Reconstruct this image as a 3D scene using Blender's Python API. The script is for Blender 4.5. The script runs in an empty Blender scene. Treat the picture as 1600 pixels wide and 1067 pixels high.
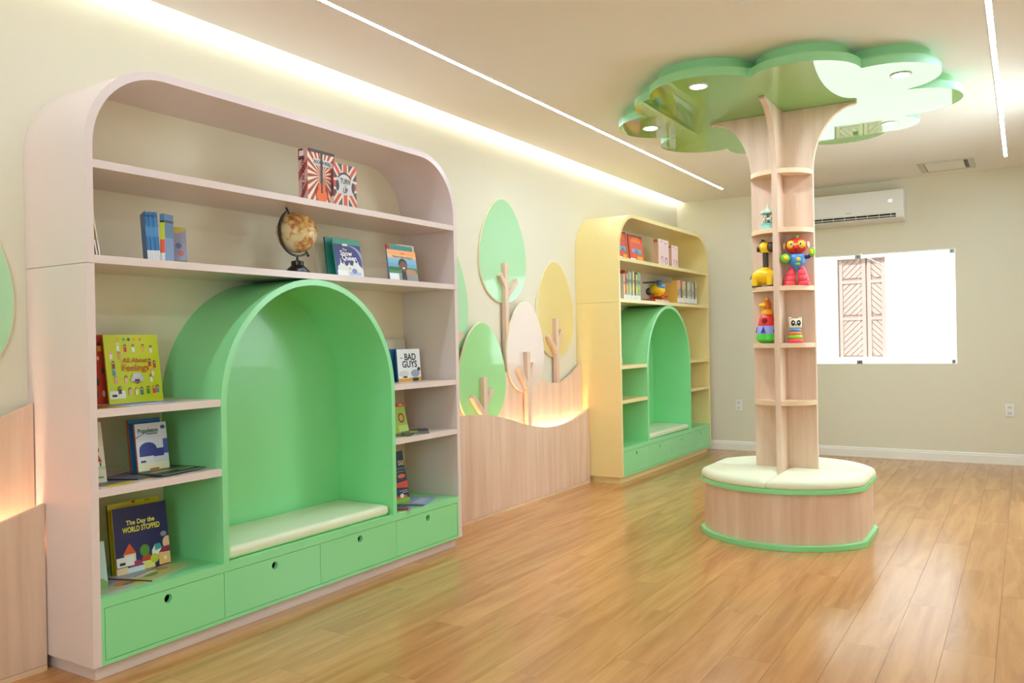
import bpy, math, random
from mathutils import Matrix, Vector
random.seed(7)
SC = bpy.context.scene
COL = SC.collection
# ------------------------------------------------------------------ camera
CX, CY, CZ = 3.1490, -1.6580, 1.1621
FR = Vector((0.84943673, 0.52735755, -0.01874206))
FU = Vector((0.01601614, 0.00973546, 0.99982434))
FF = Vector((-0.52744737, 0.84958769, 0.00017658))
cam = bpy.data.cameras.new('camera')
cam.sensor_width = 36.0
cam.lens = 1292.314 * 36.0 / 1600.0
cam.clip_start = 0.05
camo = bpy.data.objects.new('camera', cam)
camo.matrix_world = Matrix(((FR.x, FU.x, -FF.x, CX), (FR.y, FU.y, -FF.y, CY), (FR.z, FU.z, -FF.z, CZ), (0, 0, 0, 1)))
COL.objects.link(camo)
SC.camera = camo
# ------------------------------------------------------------------ view, world, sun, window daylight
vs = SC.view_settings
vs.view_transform = 'Standard'; vs.look = 'None'; vs.gamma = 1.0; vs.use_curve_mapping = False
vs.exposure = 0.76
try:
    SC.cycles.use_denoising = True
    SC.cycles.max_bounces = 10
    SC.cycles.diffuse_bounces = 6
    SC.cycles.caustics_reflective = False
    SC.cycles.caustics_refractive = False
    SC.cycles.sample_clamp_indirect = 6.0
except Exception:
    pass
LED_STRENGTH = 30.0      # ceiling LED lines
COVE_STRENGTH = 18.0     # LED hidden in the cove along the left wall
WARM_STRENGTH = 60.0     # warm LED behind the wavy panels
SPOT_STRENGTH = 300.0     # downlights in the canopy
SUN_STRENGTH = 3.4
REAR_POWER = 27.0
SIDE_POWER = 25.0        # daylight through the window in the right wall        # daylight through the window behind the camera
world = bpy.data.worlds.new('world'); SC.world = world
world.use_nodes = True
world.node_tree.nodes['Background'].inputs[0].default_value = (0.82, 0.90, 1.0, 1)
world.node_tree.nodes['Background'].inputs[1].default_value = 0.9
sun = bpy.data.lights.new('sun', 'SUN'); sun.energy = SUN_STRENGTH; sun.angle = 0.01; sun.color = (0.88, 0.97, 1.0)
suno = bpy.data.objects.new('sun', sun)
suno.rotation_euler = Vector((0.15, 0.74, -0.66)).to_track_quat('-Z', 'Y').to_euler()
COL.objects.link(suno)
rear = bpy.data.lights.new('rear_window_daylight', 'AREA'); rear.shape = 'RECTANGLE'
rear.size = 1.15; rear.size_y = 1.3; rear.energy = REAR_POWER; rear.color = (0.58, 0.86, 1.0)
rearo = bpy.data.objects.new('rear_window_daylight', rear)
rearo.location = (3.0, -3.23, 1.55); rearo.rotation_euler = (math.radians(90), 0, math.radians(180))
rearo.rotation_euler = Vector((0, 1, 0)).to_track_quat('-Z', 'Z').to_euler()
COL.objects.link(rearo)
side = bpy.data.lights.new('side_window_daylight', 'AREA'); side.shape = 'RECTANGLE'
side.size = 2.3; side.size_y = 0.95; side.energy = SIDE_POWER; side.color = (0.76, 0.95, 1.0)
sideo = bpy.data.objects.new('side_window_daylight', side)
sideo.location = (3.83, 4.2, 1.42); sideo.rotation_euler = Vector((-1, 0, -0.45)).to_track_quat('-Z', 'Z').to_euler()
COL.objects.link(sideo)

# ------------------------------------------------------------------ dimensions
H = 2.605            # ceiling
YB = 6.805           # back wall
XR = 3.75            # right wall
YF = -3.25           # wall behind the camera
D, W, T = 0.391, 2.205, 0.030
ZP, ZB, ZS1, ZS2, TS = 0.054, 0.288, 1.829, 1.494, 0.029
ZT, RC, ZSE = 2.2, 0.322, 1.4645
Y2 = 4.421           # near side of the far bookcase

# ------------------------------------------------------------------ materials
def lin(c):
    return tuple((v / 255 / 12.92) if v / 255 <= 0.04045 else ((v / 255 + 0.055) / 1.055) ** 2.4 for v in c)
MC = {}
def mat(name, rgb, rough=0.5, spec=0.5, coat=0.0, metal=0.0, bump=0.0, bscale=60.0, var=0.0, ior=1.5):
    """plain painted material with a little procedural tonal variation"""
    if name in MC: return MC[name]
    m = bpy.data.materials.new(name); m.use_nodes = True
    nt = m.node_tree; b = nt.nodes['Principled BSDF']
    c = lin(rgb)
    b.inputs['Base Color'].default_value = (*c, 1)
    b.inputs['Roughness'].default_value = rough
    b.inputs['Specular IOR Level'].default_value = spec
    b.inputs['IOR'].default_value = ior
    b.inputs['Coat Weight'].default_value = coat
    b.inputs['Coat Roughness'].default_value = 0.03
    b.inputs['Metallic'].default_value = metal
    if var > 0 or bump > 0:
        tc = nt.nodes.new('ShaderNodeTexCoord'); no = nt.nodes.new('ShaderNodeTexNoise')
        no.inputs['Scale'].default_value = bscale if bump > 0 else 3.0
        no.inputs['Detail'].default_value = 3
        nt.links.new(tc.outputs['Object'], no.inputs['Vector'])
        if var > 0:
            mx = nt.nodes.new('ShaderNodeMix'); mx.data_type = 'RGBA'
            mx.inputs[6].default_value = (*[v * (1 - var) for v in c], 1)
            mx.inputs[7].default_value = (*[min(1, v * (1 + var)) for v in c], 1)
            nt.links.new(no.outputs['Fac'], mx.inputs[0]); nt.links.new(mx.outputs[2], b.inputs['Base Color'])
        if bump > 0:
            bp = nt.nodes.new('ShaderNodeBump'); bp.inputs['Strength'].default_value = bump
            bp.inputs['Distance'].default_value = 0.002
            nt.links.new(no.outputs['Fac'], bp.inputs['Height']); nt.links.new(bp.outputs[0], b.inputs['Normal'])
    MC[name] = m
    return m
def cm(rgb, rough=0.45):
    return mat('print_%02x%02x%02x_%d' % (*rgb, int(rough * 100)), rgb, rough)
def emit(name, rgb, strength):
    if name in MC: return MC[name]
    m = bpy.data.materials.new(name); m.use_nodes = True
    b = m.node_tree.nodes['Principled BSDF']
    b.inputs['Base Color'].default_value = (1, 1, 1, 1)
    b.inputs['Emission Color'].default_value = (*(lin(rgb) if max(rgb) > 2 else rgb), 1)
    b.inputs['Emission Strength'].default_value = strength
    MC[name] = m
    return m
def woodmat(name, dark, light, rough, stretch, per_object=False, hue=0.0, spec=0.5, coat=0.0, knots=False):
    """straight-grained wood: noise stretched along the grain axis"""
    m = bpy.data.materials.new(name); m.use_nodes = True
    nt = m.node_tree; N = nt.nodes.new; L = nt.links.new
    b = nt.nodes['Principled BSDF']
    tc = N('ShaderNodeTexCoord'); mp = N('ShaderNodeMapping')
    mp.inputs['Scale'].default_value = stretch
    src = tc.outputs['Object']
    if per_object:
        oi = N('ShaderNodeObjectInfo'); mu = N('ShaderNodeMath'); mu.operation = 'MULTIPLY'; mu.inputs[1].default_value = 57.0
        L(oi.outputs['Random'], mu.inputs[0])
        va = N('ShaderNodeVectorMath'); va.operation = 'ADD'
        L(src, va.inputs[0]); L(mu.outputs[0], va.inputs[1]); src = va.outputs[0]
    L(src, mp.inputs['Vector'])
    n1 = N('ShaderNodeTexNoise'); n1.inputs['Scale'].default_value = 1.0; n1.inputs['Detail'].default_value = 5; n1.inputs['Roughness'].default_value = 0.6
    n1.inputs['Distortion'].default_value = 0.6 if knots else 0.1
    L(mp.outputs[0], n1.inputs['Vector'])
    rp = N('ShaderNodeValToRGB')
    rp.color_ramp.elements[0].position = 0.32; rp.color_ramp.elements[0].color = (*lin(dark), 1)
    rp.color_ramp.elements[1].position = 0.66; rp.color_ramp.elements[1].color = (*lin(light), 1)
    L(n1.outputs['Fac'], rp.inputs[0])
    col = rp.outputs[0]
    if per_object:
        hs = N('ShaderNodeHueSaturation')
        mr = N('ShaderNodeMapRange'); mr.inputs[3].default_value = 0.96; mr.inputs[4].default_value = 1.04
        L(oi.outputs['Random'], mr.inputs[0]); L(mr.outputs[0], hs.inputs['Value'])
        L(col, hs.inputs['Color']); col = hs.outputs[0]
    L(col, b.inputs['Base Color'])
    b.inputs['Roughness'].default_value = rough
    b.inputs['Specular IOR Level'].default_value = spec
    b.inputs['Coat Weight'].default_value = coat
    b.inputs['Coat Roughness'].default_value = 0.1
    bp = N('ShaderNodeBump'); bp.inputs['Strength'].default_value = 0.08; bp.inputs['Distance'].default_value = 0.001
    L(n1.outputs['Fac'], bp.inputs['Height']); L(bp.outputs[0], b.inputs['Normal'])
    MC[name] = m
    return m
WALL = mat('wall_paint', (225, 218, 195), 0.75, 0.3, bump=0.15, bscale=90)
CEILM = mat('ceiling_paint', (242, 237, 230), 0.8, 0.3)
TRIM = mat('white_trim', (240, 236, 224), 0.4)
WOOD = woodmat('pale_ash_laminate', (214, 180, 154), (231, 203, 179), 0.42, (16, 16, 1.1))
WOODH = woodmat('pale_ash_edge', (222, 188, 152), (235, 205, 170), 0.42, (6, 6, 6))
FLOORM = woodmat('oak_vinyl_plank', (174, 118, 66), (203, 148, 90), 0.20, (14, 1.2, 14), True, spec=0.62, knots=True)
JOINT = mat('floor_joint', (146, 102, 66), 0.7)
PINK = mat('rose_beige_lacquer', (224, 206, 199), 0.28, coat=0.15)
YELL = mat('straw_yellow_lacquer', (236, 216, 150), 0.28, coat=0.2)
GREEN = mat('mint_green_lacquer', (140, 221, 152), 0.28, coat=0.15)
GREENG = mat('gloss_green_shaded', (130, 190, 96), 0.02, ior=2.8)  # canopy underside: shade and reflected wood tone put into a darker olive
RIMG = mat('canopy_rim_green', (160, 222, 166), 0.3)  # paler copy of the canopy green for its lit rim
BACKP = mat('cream_back_panel', (234, 223, 196), 0.5)
CREAM = mat('cream_leatherette', (224, 225, 192), 0.42, 0.4, bump=0.2, bscale=300)
LEAFG = mat('leaf_green_acrylic', (156, 220, 146), 0.05, ior=1.8)
LEAFM = mat('mint_leaf_acrylic', (176, 224, 176), 0.05, ior=1.8)
LEAFP = mat('blush_leaf_acrylic', (226, 208, 194), 0.10, 0.3)
LEAFY = mat('yellow_leaf_acrylic', (226, 205, 138), 0.14, coat=0.4)
EDGE = mat('lit_edge_cream', (235, 226, 190), 0.35)  # cream colour stands in for the light along the leaf edges
BLACK = mat('black_plastic', (28, 28, 30), 0.4)
DARK = mat('gap_shade_black', (14, 13, 12), 0.9)  # near-black colour stands in for the shade inside openings
WHITEP = mat('white_plastic', (238, 235, 228), 0.3)
PAPER = mat('book_pages', (238, 230, 208), 0.8)
STEEL = mat('brushed_steel', (150, 148, 145), 0.3, metal=0.9)
LEDM = emit('led_diffuser', (0.765, 0.97, 1.25), LED_STRENGTH)
COVEM = emit('cove_led', (0.85, 0.98, 1.10), COVE_STRENGTH)
WARMM = emit('warm_led', (255, 222, 184), WARM_STRENGTH)
SPOTM = emit('downlight_lens', (0.85, 0.97, 1.08), SPOT_STRENGTH)

# ------------------------------------------------------------------ mesh builder
class MB:
    def __init__(s): s.v = []; s.f = []; s.m = []
    def add(s, vs, fs, mi=0, M=None):
        o = len(s.v)
        for p in vs:
            p = Vector(p)
            s.v.append(tuple(M @ p) if M else tuple(p))
        for f in fs: s.f.append([o + i for i in f]); s.m.append(mi)
        return s
    def box(s, x0, x1, y0, y1, z0, z1, mi=0, M=None):
        vs = [(x0, y0, z0), (x1, y0, z0), (x1, y1, z0), (x0, y1, z0), (x0, y0, z1), (x1, y0, z1), (x1, y1, z1), (x0, y1, z1)]
        return s.add(vs, [(0, 3, 2, 1), (4, 5, 6, 7), (0, 1, 5, 4), (1, 2, 6, 5), (2, 3, 7, 6), (3, 0, 4, 7)], mi, M)
    def prism(s, poly, ax, a0, a1, mi=0, M=None):
        """polygon extruded along axis ax ('x': poly is (y,z); 'y': poly is (x,z); 'z': poly is (x,y)); poly counter-clockwise"""
        P = {'x': lambda p, a: (a, p[0], p[1]), 'y': lambda p, a: (p[0], a, p[1]), 'z': lambda p, a: (p[0], p[1], a)}[ax]
        n = len(poly)
        vs = [P(p, a0) for p in poly] + [P(p, a1) for p in poly]
        fs = [list(range(n))[::-1], list(range(n, 2 * n))] + [(i, (i + 1) % n, n + (i + 1) % n, n + i) for i in range(n)]
        if ax == 'y': fs = [f[::-1] for f in fs]
        return s.add(vs, fs, mi, M)
    def band(s, A, B, ax, a0, a1, closed=False, mi=0):
        """strip between two polylines A and B (same length), extruded"""
        P = {'x': lambda p, a: (a, p[0], p[1]), 'y': lambda p, a: (p[0], a, p[1]), 'z': lambda p, a: (p[0], p[1], a)}[ax]
        n = len(A)
        vs = [P(p, a0) for p in A] + [P(p, a0) for p in B] + [P(p, a1) for p in A] + [P(p, a1) for p in B]
        fs = []
        for i in range(n if closed else n - 1):
            j = (i + 1) % n
            fs += [(i, j, n + j, n + i), (2 * n + i, 3 * n + i, 3 * n + j, 2 * n + j), (i, 2 * n + i, 2 * n + j, j), (n + i, n + j, 3 * n + j, 3 * n + i)]
        if not closed:
            fs += [(0, n, 3 * n, 2 * n), (n - 1, 3 * n - 1, 4 * n - 1, 2 * n - 1)]
        return s.add(vs, fs, mi)
    def lathe(s, prof, c=(0, 0, 0), n=24, mi=0, M=None):
        """profile [(r,z)...] bottom to top round z at c"""
        vs = []; fs = []
        for r, z in prof:
            for i in range(n):
                a = 2 * math.pi * i / n
                vs.append((c[0] + r * math.cos(a), c[1] + r * math.sin(a), c[2] + z))
        for k in range(len(prof) - 1):
            for i in range(n):
                j = (i + 1) % n
                fs.append((k * n + i, k * n + j, (k + 1) * n + j, (k + 1) * n + i))
        if prof[0][0] > 1e-6: fs.append(list(range(n))[::-1])
        if prof[-1][0] > 1e-6: fs.append([(len(prof) - 1) * n + i for i in range(n)])
        return s.add(vs, fs, mi, M)
    def ball(s, c, r, n=16, sc=(1, 1, 1), mi=0, M=None, k=10):
        prof = [(max(1e-7, r * math.sin(math.pi * i / k)), -r * math.cos(math.pi * i / k)) for i in range(k + 1)]
        X = Matrix.Translation(c) @ Matrix.Diagonal((*sc, 1))
        if M: X = M @ X
        return s.lathe(prof, n=n, mi=mi, M=X)
    def tube(s, pts, r, n=10, mi=0, M=None):
        pts = [Vector(p) for p in pts]; R = r if isinstance(r, (list, tuple)) else [r] * len(pts)
        vs = []; fs = []; ref = None
        for k, p in enumerate(pts):
            t = (pts[min(k + 1, len(pts) - 1)] - pts[max(k - 1, 0)]).normalized()
            if ref is None: ref = Vector((0, 0, 1)) if abs(t.z) < 0.9 else Vector((1, 0, 0))
            a = t.cross(ref).normalized(); b2 = t.cross(a).normalized(); ref = -b2 if (-b2).dot(ref) > 0 else b2
            a = t.cross(ref).normalized(); b2 = a.cross(t).normalized()
            for i in range(n):
                g = 2 * math.pi * i / n
                vs.append(p + R[k] * (math.cos(g) * a + math.sin(g) * b2))
        for k in range(len(pts) - 1):
            for i in range(n):
                j = (i + 1) % n
                fs.append((k * n + i, (k + 1) * n + i, (k + 1) * n + j, k * n + j))
        fs.append(list(range(n))); fs.append([(len(pts) - 1) * n + i for i in range(n)][::-1])
        return s.add(vs, fs, mi, M)
    def plate_hole(s, y0, y1, z0, z1, hy, hz, r, x0, x1, n=24):
        """upright plate with a round finger hole"""
        ang = [2 * math.pi * i / n for i in range(n)] + [math.atan2(b - hz, a - hy) % (2 * math.pi) for a in (y0, y1) for b in (z0, z1)]
        ang = sorted(set(round(a, 6) for a in ang)); A = []; B = []
        for a in ang:
            c, q = math.cos(a), math.sin(a)
            tt = min([(y1 - hy) / c if c > 1e-9 else ((y0 - hy) / c if c < -1e-9 else 1e9), (z1 - hz) / q if q > 1e-9 else ((z0 - hz) / q if q < -1e-9 else 1e9)])
            A.append((hy + c * tt, hz + q * tt)); B.append((hy + c * r, hz + q * r))
        return s.band(A, B, 'x', x0, x1, closed=True)
    def build(s, name, m, parent=None, smooth=None, bevel=0.0, seg=2, loc=None, rot=None):
        me = bpy.data.meshes.new(name); me.from_pydata(s.v, [], s.f)
        ms = m if isinstance(m, (list, tuple)) else [m]
        for k in ms: me.materials.append(k)
        if len(ms) > 1:
            for p, i in zip(me.polygons, s.m): p.material_index = i
        me.validate(); me.update()
        import bmesh
        bm = bmesh.new(); bm.from_mesh(me); bmesh.ops.recalc_face_normals(bm, faces=bm.faces[:]); bm.to_mesh(me); bm.free()
        if smooth:
            for p in me.polygons: p.use_smooth = True
            me.set_sharp_from_angle(angle=math.radians(smooth))
        o = bpy.data.objects.new(name, me); COL.objects.link(o)
        if parent: o.parent = parent
        if loc: o.location = loc
        if rot: o.rotation_euler = rot
        if bevel > 0:
            bv = o.modifiers.new('edge', 'BEVEL'); bv.width = bevel; bv.segments = seg; bv.limit_method = 'ANGLE'; bv.angle_limit = math.radians(50)
            if seg > 1:
                for p in me.polygons: p.use_smooth = True
                me.set_sharp_from_angle(angle=math.radians(smooth or 35))
                bv.harden_normals = False
        return o
def thing(name, label, cat, loc=(0, 0, 0), rot=(0, 0, 0), group=None):
    o = bpy.data.objects.new(name, None); COL.objects.link(o); o.empty_display_size = 0.05
    o.location = loc; o.rotation_euler = rot
    return tag(o, label, cat, group)
def tag(o, label, cat, group=None):
    o['label'] = label; o['category'] = cat
    if group: o['group'] = group
    return o
def struct(o, label=None, cat=None):
    o['kind'] = 'structure'
    if label: o['label'] = label
    if cat: o['category'] = cat
    return o
def text(name, body, m, parent, loc, size, basis, bold=0.0, squeeze=1.0, align='CENTER', shear=0.0):
    """lettering as a thin mesh; basis = 3x3 (right, up, normal) columns"""
    cu = bpy.data.curves.new(name, 'FONT'); cu.body = body; cu.size = size; cu.align_x = align; cu.align_y = 'CENTER'
    cu.extrude = 0.0002; cu.offset = bold; cu.shear = shear; cu.resolution_u = 3
    t = bpy.data.objects.new(name + '_tmp', cu); COL.objects.link(t)
    dg = bpy.context.evaluated_depsgraph_get()
    me = bpy.data.meshes.new_from_object(t.evaluated_get(dg))
    bpy.data.objects.remove(t); bpy.data.curves.remove(cu)
    R, U, Nn = [Vector(b) for b in basis]
    Mx = Matrix(((R.x * squeeze, U.x, Nn.x, loc[0]), (R.y * squeeze, U.y, Nn.y, loc[1]), (R.z * squeeze, U.z, Nn.z, loc[2]), (0, 0, 0, 1)))
    me.transform(Mx); me.name = name
    me.materials.clear(); me.materials.append(m)
    o = bpy.data.objects.new(name, me); COL.objects.link(o)
    if parent: o.parent = parent
    return o
FRONTB = ((0, 1, 0), (0, 0, 1), (1, 0, 0))      # lettering on a face that looks along +x
def arc(cx, cy, r, a0, a1, n):
    return [(cx + r * math.cos(math.radians(a0 + (a1 - a0) * i / n)), cy + r * math.sin(math.radians(a0 + (a1 - a0) * i / n))) for i in range(n + 1)]

# ------------------------------------------------------------------ the room
fl = struct(MB().box(-0.1, XR + 0.1, YF - 0.1, YB + 0.1, -0.12, -0.008).build('floor', JOINT), 'warm oak plank floor of the reading room', 'floor')
PW, PL, GAP = 0.169, 1.22, 0.0005
pm = None; k = 0
nx = int(math.ceil(XR / PW))
for i in range(nx):
    x0 = i * PW
    off = [0.0, 0.47, 0.86, 0.23, 0.68][i % 5] * PL + random.uniform(-0.05, 0.05)
    y = YF - off
    while y < YB:
        a, b = max(y, YF), min(y + PL, YB)
        if b - a > 0.02:
            w = min(PW, XR - x0)
            full = abs(b - a - PL) < 1e-6 and abs(w - PW) < 1e-6
            if full and pm is not None:
                o = bpy.data.objects.new('plank', pm); COL.objects.link(o)
            else:
                o = MB().box(GAP, w - GAP, GAP, b - a - GAP, -0.0085, 0).build('plank', FLOORM)
                if full: pm = o.data
            o.location = (x0, a, 0); o.parent = fl
        y += PL
struct(MB().box(-0.15, 0, YF - 0.1, YB + 0.15, 0, H + 0.16).build('wall_left', WALL), 'long cream wall behind the bookcases', 'wall')
WX0, WX1, WZ0, WZ1 = 0.98, 2.62, 0.886, 1.936      # window opening
wb = MB()
wb.box(-0.1, WX0, YB, YB + 0.15, 0, H + 0.16).box(WX1, XR + 0.15, YB, YB + 0.15, 0, H + 0.16).box(WX0, WX1, YB, YB + 0.15, 0, WZ0).box(WX0, WX1, YB, YB + 0.15, WZ1, H + 0.16)
struct(wb.build('wall_back', WALL), 'cream end wall with a bright unframed window', 'wall')
struct(MB().box(XR, XR + 0.15, YF - 0.1, 3.0, 0, H + 0.16).box(XR, XR + 0.15, 5.4, YB + 0.15, 0, H + 0.16).box(XR, XR + 0.15, 3.0, 5.4, 0, 0.95).box(XR, XR + 0.15, 3.0, 5.4, 1.92, H + 0.16).build('wall_right', WALL), 'cream wall on the side of the bright ceiling line', 'wall')
wf = MB()
wf.box(0, 2.4, YF - 0.15, YF, 0, H).box(3.6, XR, YF - 0.15, YF, 0, H).box(2.4, 3.6, YF - 0.15, YF, 0, 0.88).box(2.4, 3.6, YF - 0.15, YF, 2.22, H)
struct(wf.build('wall_front', WALL), 'cream wall behind the viewpoint with a daylight window', 'wall')
SLOT = 0.085
struct(MB().box(SLOT, XR, YF, YB, H, H + 0.16).box(0, SLOT, YF, YB, H + 0.10, H + 0.16).build('ceiling', CEILM), 'plain white plaster ceiling with a light slot', 'ceiling')
bb = MB()
prof = [(0, 0), (-0.014, 0), (-0.014, 0.070), (-0.010, 0.075), (-0.010, 0.086), (-0.004, 0.094), (0, 0.094)]
bb.add([(x, YB + p[0], p[1]) for x in (0.0, XR) for p in prof], [(i, (i + 1) % 7, 7 + (i + 1) % 7, 7 + i) for i in range(7)] + [tuple(range(7)), tuple(range(7, 14))])
struct(bb.build('baseboard_back', TRIM), 'white moulded baseboard under the window wall', 'baseboard')
# window pane and its clips
gm = bpy.data.materials.new('clear_glass'); gm.use_nodes = True
nt = gm.node_tree; nt.nodes.clear()
go = nt.nodes.new('ShaderNodeOutputMaterial'); gx = nt.nodes.new('ShaderNodeMixShader'); gt = nt.nodes.new('ShaderNodeBsdfTransparent'); gg = nt.nodes.new('ShaderNodeBsdfGlossy'); gf = nt.nodes.new('ShaderNodeFresnel')
gg.inputs['Roughness'].default_value = 0.0; gf.inputs[0].default_value = 1.45; gt.inputs[0].default_value = (0.97, 0.985, 0.98, 1)
nt.links.new(gf.outputs[0], gx.inputs[0]); nt.links.new(gt.outputs[0], gx.inputs[1]); nt.links.new(gg.outputs[0], gx.inputs[2]); nt.links.new(gx.outputs[0], go.inputs[0])
wn = bpy.data.objects.new('window_1', None); COL.objects.link(wn); wn.location = (0, YB, 0)
struct(wn, 'bright frameless window in the end wall', 'window')
MB().box(WX0 + 0.001, 1.799, 0.012, 0.018, WZ0 + 0.001, WZ1 - 0.001).build('pane', gm, wn)
MB().box(1.801, WX1 - 0.001, 0.012, 0.018, WZ0 + 0.001, WZ1 - 0.001).build('pane', gm, wn)
for cx_, cz_, ww in ((1.80, WZ1 - 0.028, 0.05), (1.80, WZ0 + 0.018, 0.05), (WX1 - 0.025, WZ1 - 0.028, 0.04), (WX1 - 0.025, WZ0 + 0.022, 0.03)):
    c_ = MB().box(cx_ - ww / 2, cx_ + ww / 2, -0.002, 0.03, cz_ - 0.017, cz_ + 0.017)
    cl = c_.build('clip', STEEL, wn, bevel=0.003)
    MB().lathe([(0.006, 0), (0.006, 0.004), (0.0, 0.005)], n=10, M=Matrix.Translation((cx_, -0.002, cz_)) @ Matrix.Rotation(math.radians(90), 4, 'X')).build('screw', BLACK, cl)
# what lies outside: pale yard, white house front, wooden door
struct(MB().box(-9, 13, YB + 0.16, 22, -0.4, -0.15).build('ground_outside', mat('pale_paving', (240, 236, 228), 0.9, var=0.04, bump=0.1)), 'pale paved yard outside the window', 'ground')
fx0, fx1, fz0, fz1 = 0.88, 1.515, 0.852, 2.245
hw = MB()
YO = 10.8
hw.box(-9, fx0, YO, YO + 0.3, -0.2, 4.6).box(fx1, 13, YO, YO + 0.3, -0.2, 4.6).box(fx0, fx1, YO, YO + 0.3, -0.2, fz0).box(fx0, fx1, YO, YO + 0.3, fz1, 4.6)
struct(hw.build('wall_outside', mat('sunlit_white_render', (246, 244, 240), 0.9, bump=0.1)), 'sunlit white house front seen through the window', 'wall')
DW = mat('washed_out_wood', (186, 158, 146), 0.6, var=0.10)  # brown wood paled: glare and haze at the window put into the colour
DW2 = mat('washed_out_wood_deep', (174, 142, 128), 0.6, var=0.10)
dr = bpy.data.objects.new('door_1', None); COL.objects.link(dr); dr.location = (0, YO + 0.05, 0)
struct(dr, 'carved wooden double door on the white house outside', 'door')
MB().box(fx0, fx1, 0.06, 0.09, fz0, fz1).build('door_board', DW2, dr)
for y_ in (0,):
    mid = (fx0 + fx1) / 2 + 0.06
    rows = [(fz0 + 0.02, fz0 + 0.52), (fz0 + 0.60, fz0 + 1.04), (fz0 + 1.12, fz1 - 0.02)]
    for (xa, xb, sg) in ((fx0 + 0.01, mid - 0.01, 1), (mid + 0.01, fx1 - 0.01, -1)):
        MB().box(xa, xa + 0.05, 0.03, 0.06, fz0, fz1).build('stile', DW, dr)
        MB().box(xb - 0.05, xb, 0.03, 0.06, fz0, fz1).build('stile', DW, dr)
        for za, zb in rows:
            MB().box(xa + 0.05, xb - 0.05, 0.03, 0.06, zb + 0.002, zb + 0.045).build('rail', DW, dr)
            # diagonal slats inside each panel
            px0, px1 = xa + 0.052, xb - 0.052; wd = px1 - px0; st = 0.085
            kk = -int(wd / st) - 1
            while za + kk * st < zb:
                z_ = za + kk * st
                q = [(px0, z_ + (0 if sg > 0 else wd)), (px1, z_ + (wd if sg > 0 else 0)), (px1, z_ + (wd if sg > 0 else 0) + st - 0.012), (px0, z_ + (0 if sg > 0 else wd) + st - 0.012)]
                for lim, sg_ in ((za, 1), (zb, -1)):          # clip the slat to its panel
                    r_ = []
                    for i_ in range(len(q)):
                        p0_, p1_ = q[i_], q[(i_ + 1) % len(q)]
                        in0, in1 = (p0_[1] - lim) * sg_ >= 0, (p1_[1] - lim) * sg_ >= 0
                        if in0: r_.append(p0_)
                        if in0 != in1:
                            f_ = (lim - p0_[1]) / (p1_[1] - p0_[1]); r_.append((p0_[0] + f_ * (p1_[0] - p0_[0]), lim))
                    q = r_
                if len(q) < 3:
                    kk += 1; continue
                ar = abs(sum(q[i][0] * q[(i + 1) % len(q)][1] - q[(i + 1) % len(q)][0] * q[i][1] for i in range(len(q)))) / 2
                if ar > 0.0015:
                    MB().prism(q, 'y', 0.045, 0.06).build('slat', DW, dr)
                kk += 1
# ------------------------------------------------------------------ lights in the ceiling
def led(x, label):
    t = thing('led_strip_light', label, 'ceiling light', (x, 0, H), group='ceiling LED lines')
    MB().box(-0.011, 0.011, YF + 0.02, 6.24, -0.003, 0.0).build('diffuser', LEDM, t)
    MB().box(-0.0145, -0.0115, YF + 0.02, 6.243, -0.004, 0.0).box(0.0115, 0.0145, YF + 0.02, 6.243, -0.004, 0.0).box(-0.0145, 0.0145, 6.2405, 6.2435, -0.004, 0).build('channel', WHITEP, t)
led(0.677, 'long white LED line in the ceiling nearer the bookcases')
led(3.035, 'long white LED line in the ceiling beyond the tree canopy')
t = thing('cove_light', 'bright white cove light along the top of the bookcase wall', 'cove light', (0, 0, H))
MB().box(SLOT - 0.014, SLOT - 0.001, YF + 0.02, YB - 0.03, 0.03, 0.042).build('led_tape', COVEM, t)
MB().box(SLOT - 0.016, SLOT - 0.0005, YF + 0.02, YB - 0.03, 0.024, 0.029).build('channel', WHITEP, t)
# access panel and sensor in the ceiling
t = thing('ceiling_hatch', 'square white access hatch in the ceiling above the window', 'hatch', (2.60, 6.34, H))
fr = MB()
fr.band([(-0.21, -0.24), (0.21, -0.24), (0.21, 0.24), (-0.21, 0.24)], [(-0.165, -0.20), (0.165, -0.20), (0.165, 0.20), (-0.165, 0.20)], 'z', -0.008, 0.0, closed=True)
fr.build('frame', mat('hatch_frame_grey', (206, 200, 190), 0.5), t, bevel=0.002)
MB().box(-0.1645, 0.1645, -0.1995, 0.1995, -0.001, -0.0002).build('gap', mat('grey_slot', (120, 116, 110), 0.8), t)
MB().box(-0.158, 0.133, -0.192, 0.192, -0.007, -0.0015).build('panel', WHITEP, t)
MB().box(0.139, 0.163, -0.195, 0.195, -0.003, -0.001).build('slot', mat('grey_slot', (120, 116, 110), 0.8), t)
t = thing('ceiling_sensor', 'small flat white sensor on the ceiling, at the top edge', 'sensor', (2.165, 1.86, H))
MB().lathe([(0.065, -0.022), (0.07, -0.012), (0.07, 0.0)], n=32).build('body', WHITEP, t, smooth=40)
MB().lathe([(0.02, -0.03), (0.03, -0.0215)], n=20).build('cap', WHITEP, t, smooth=40)

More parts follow.
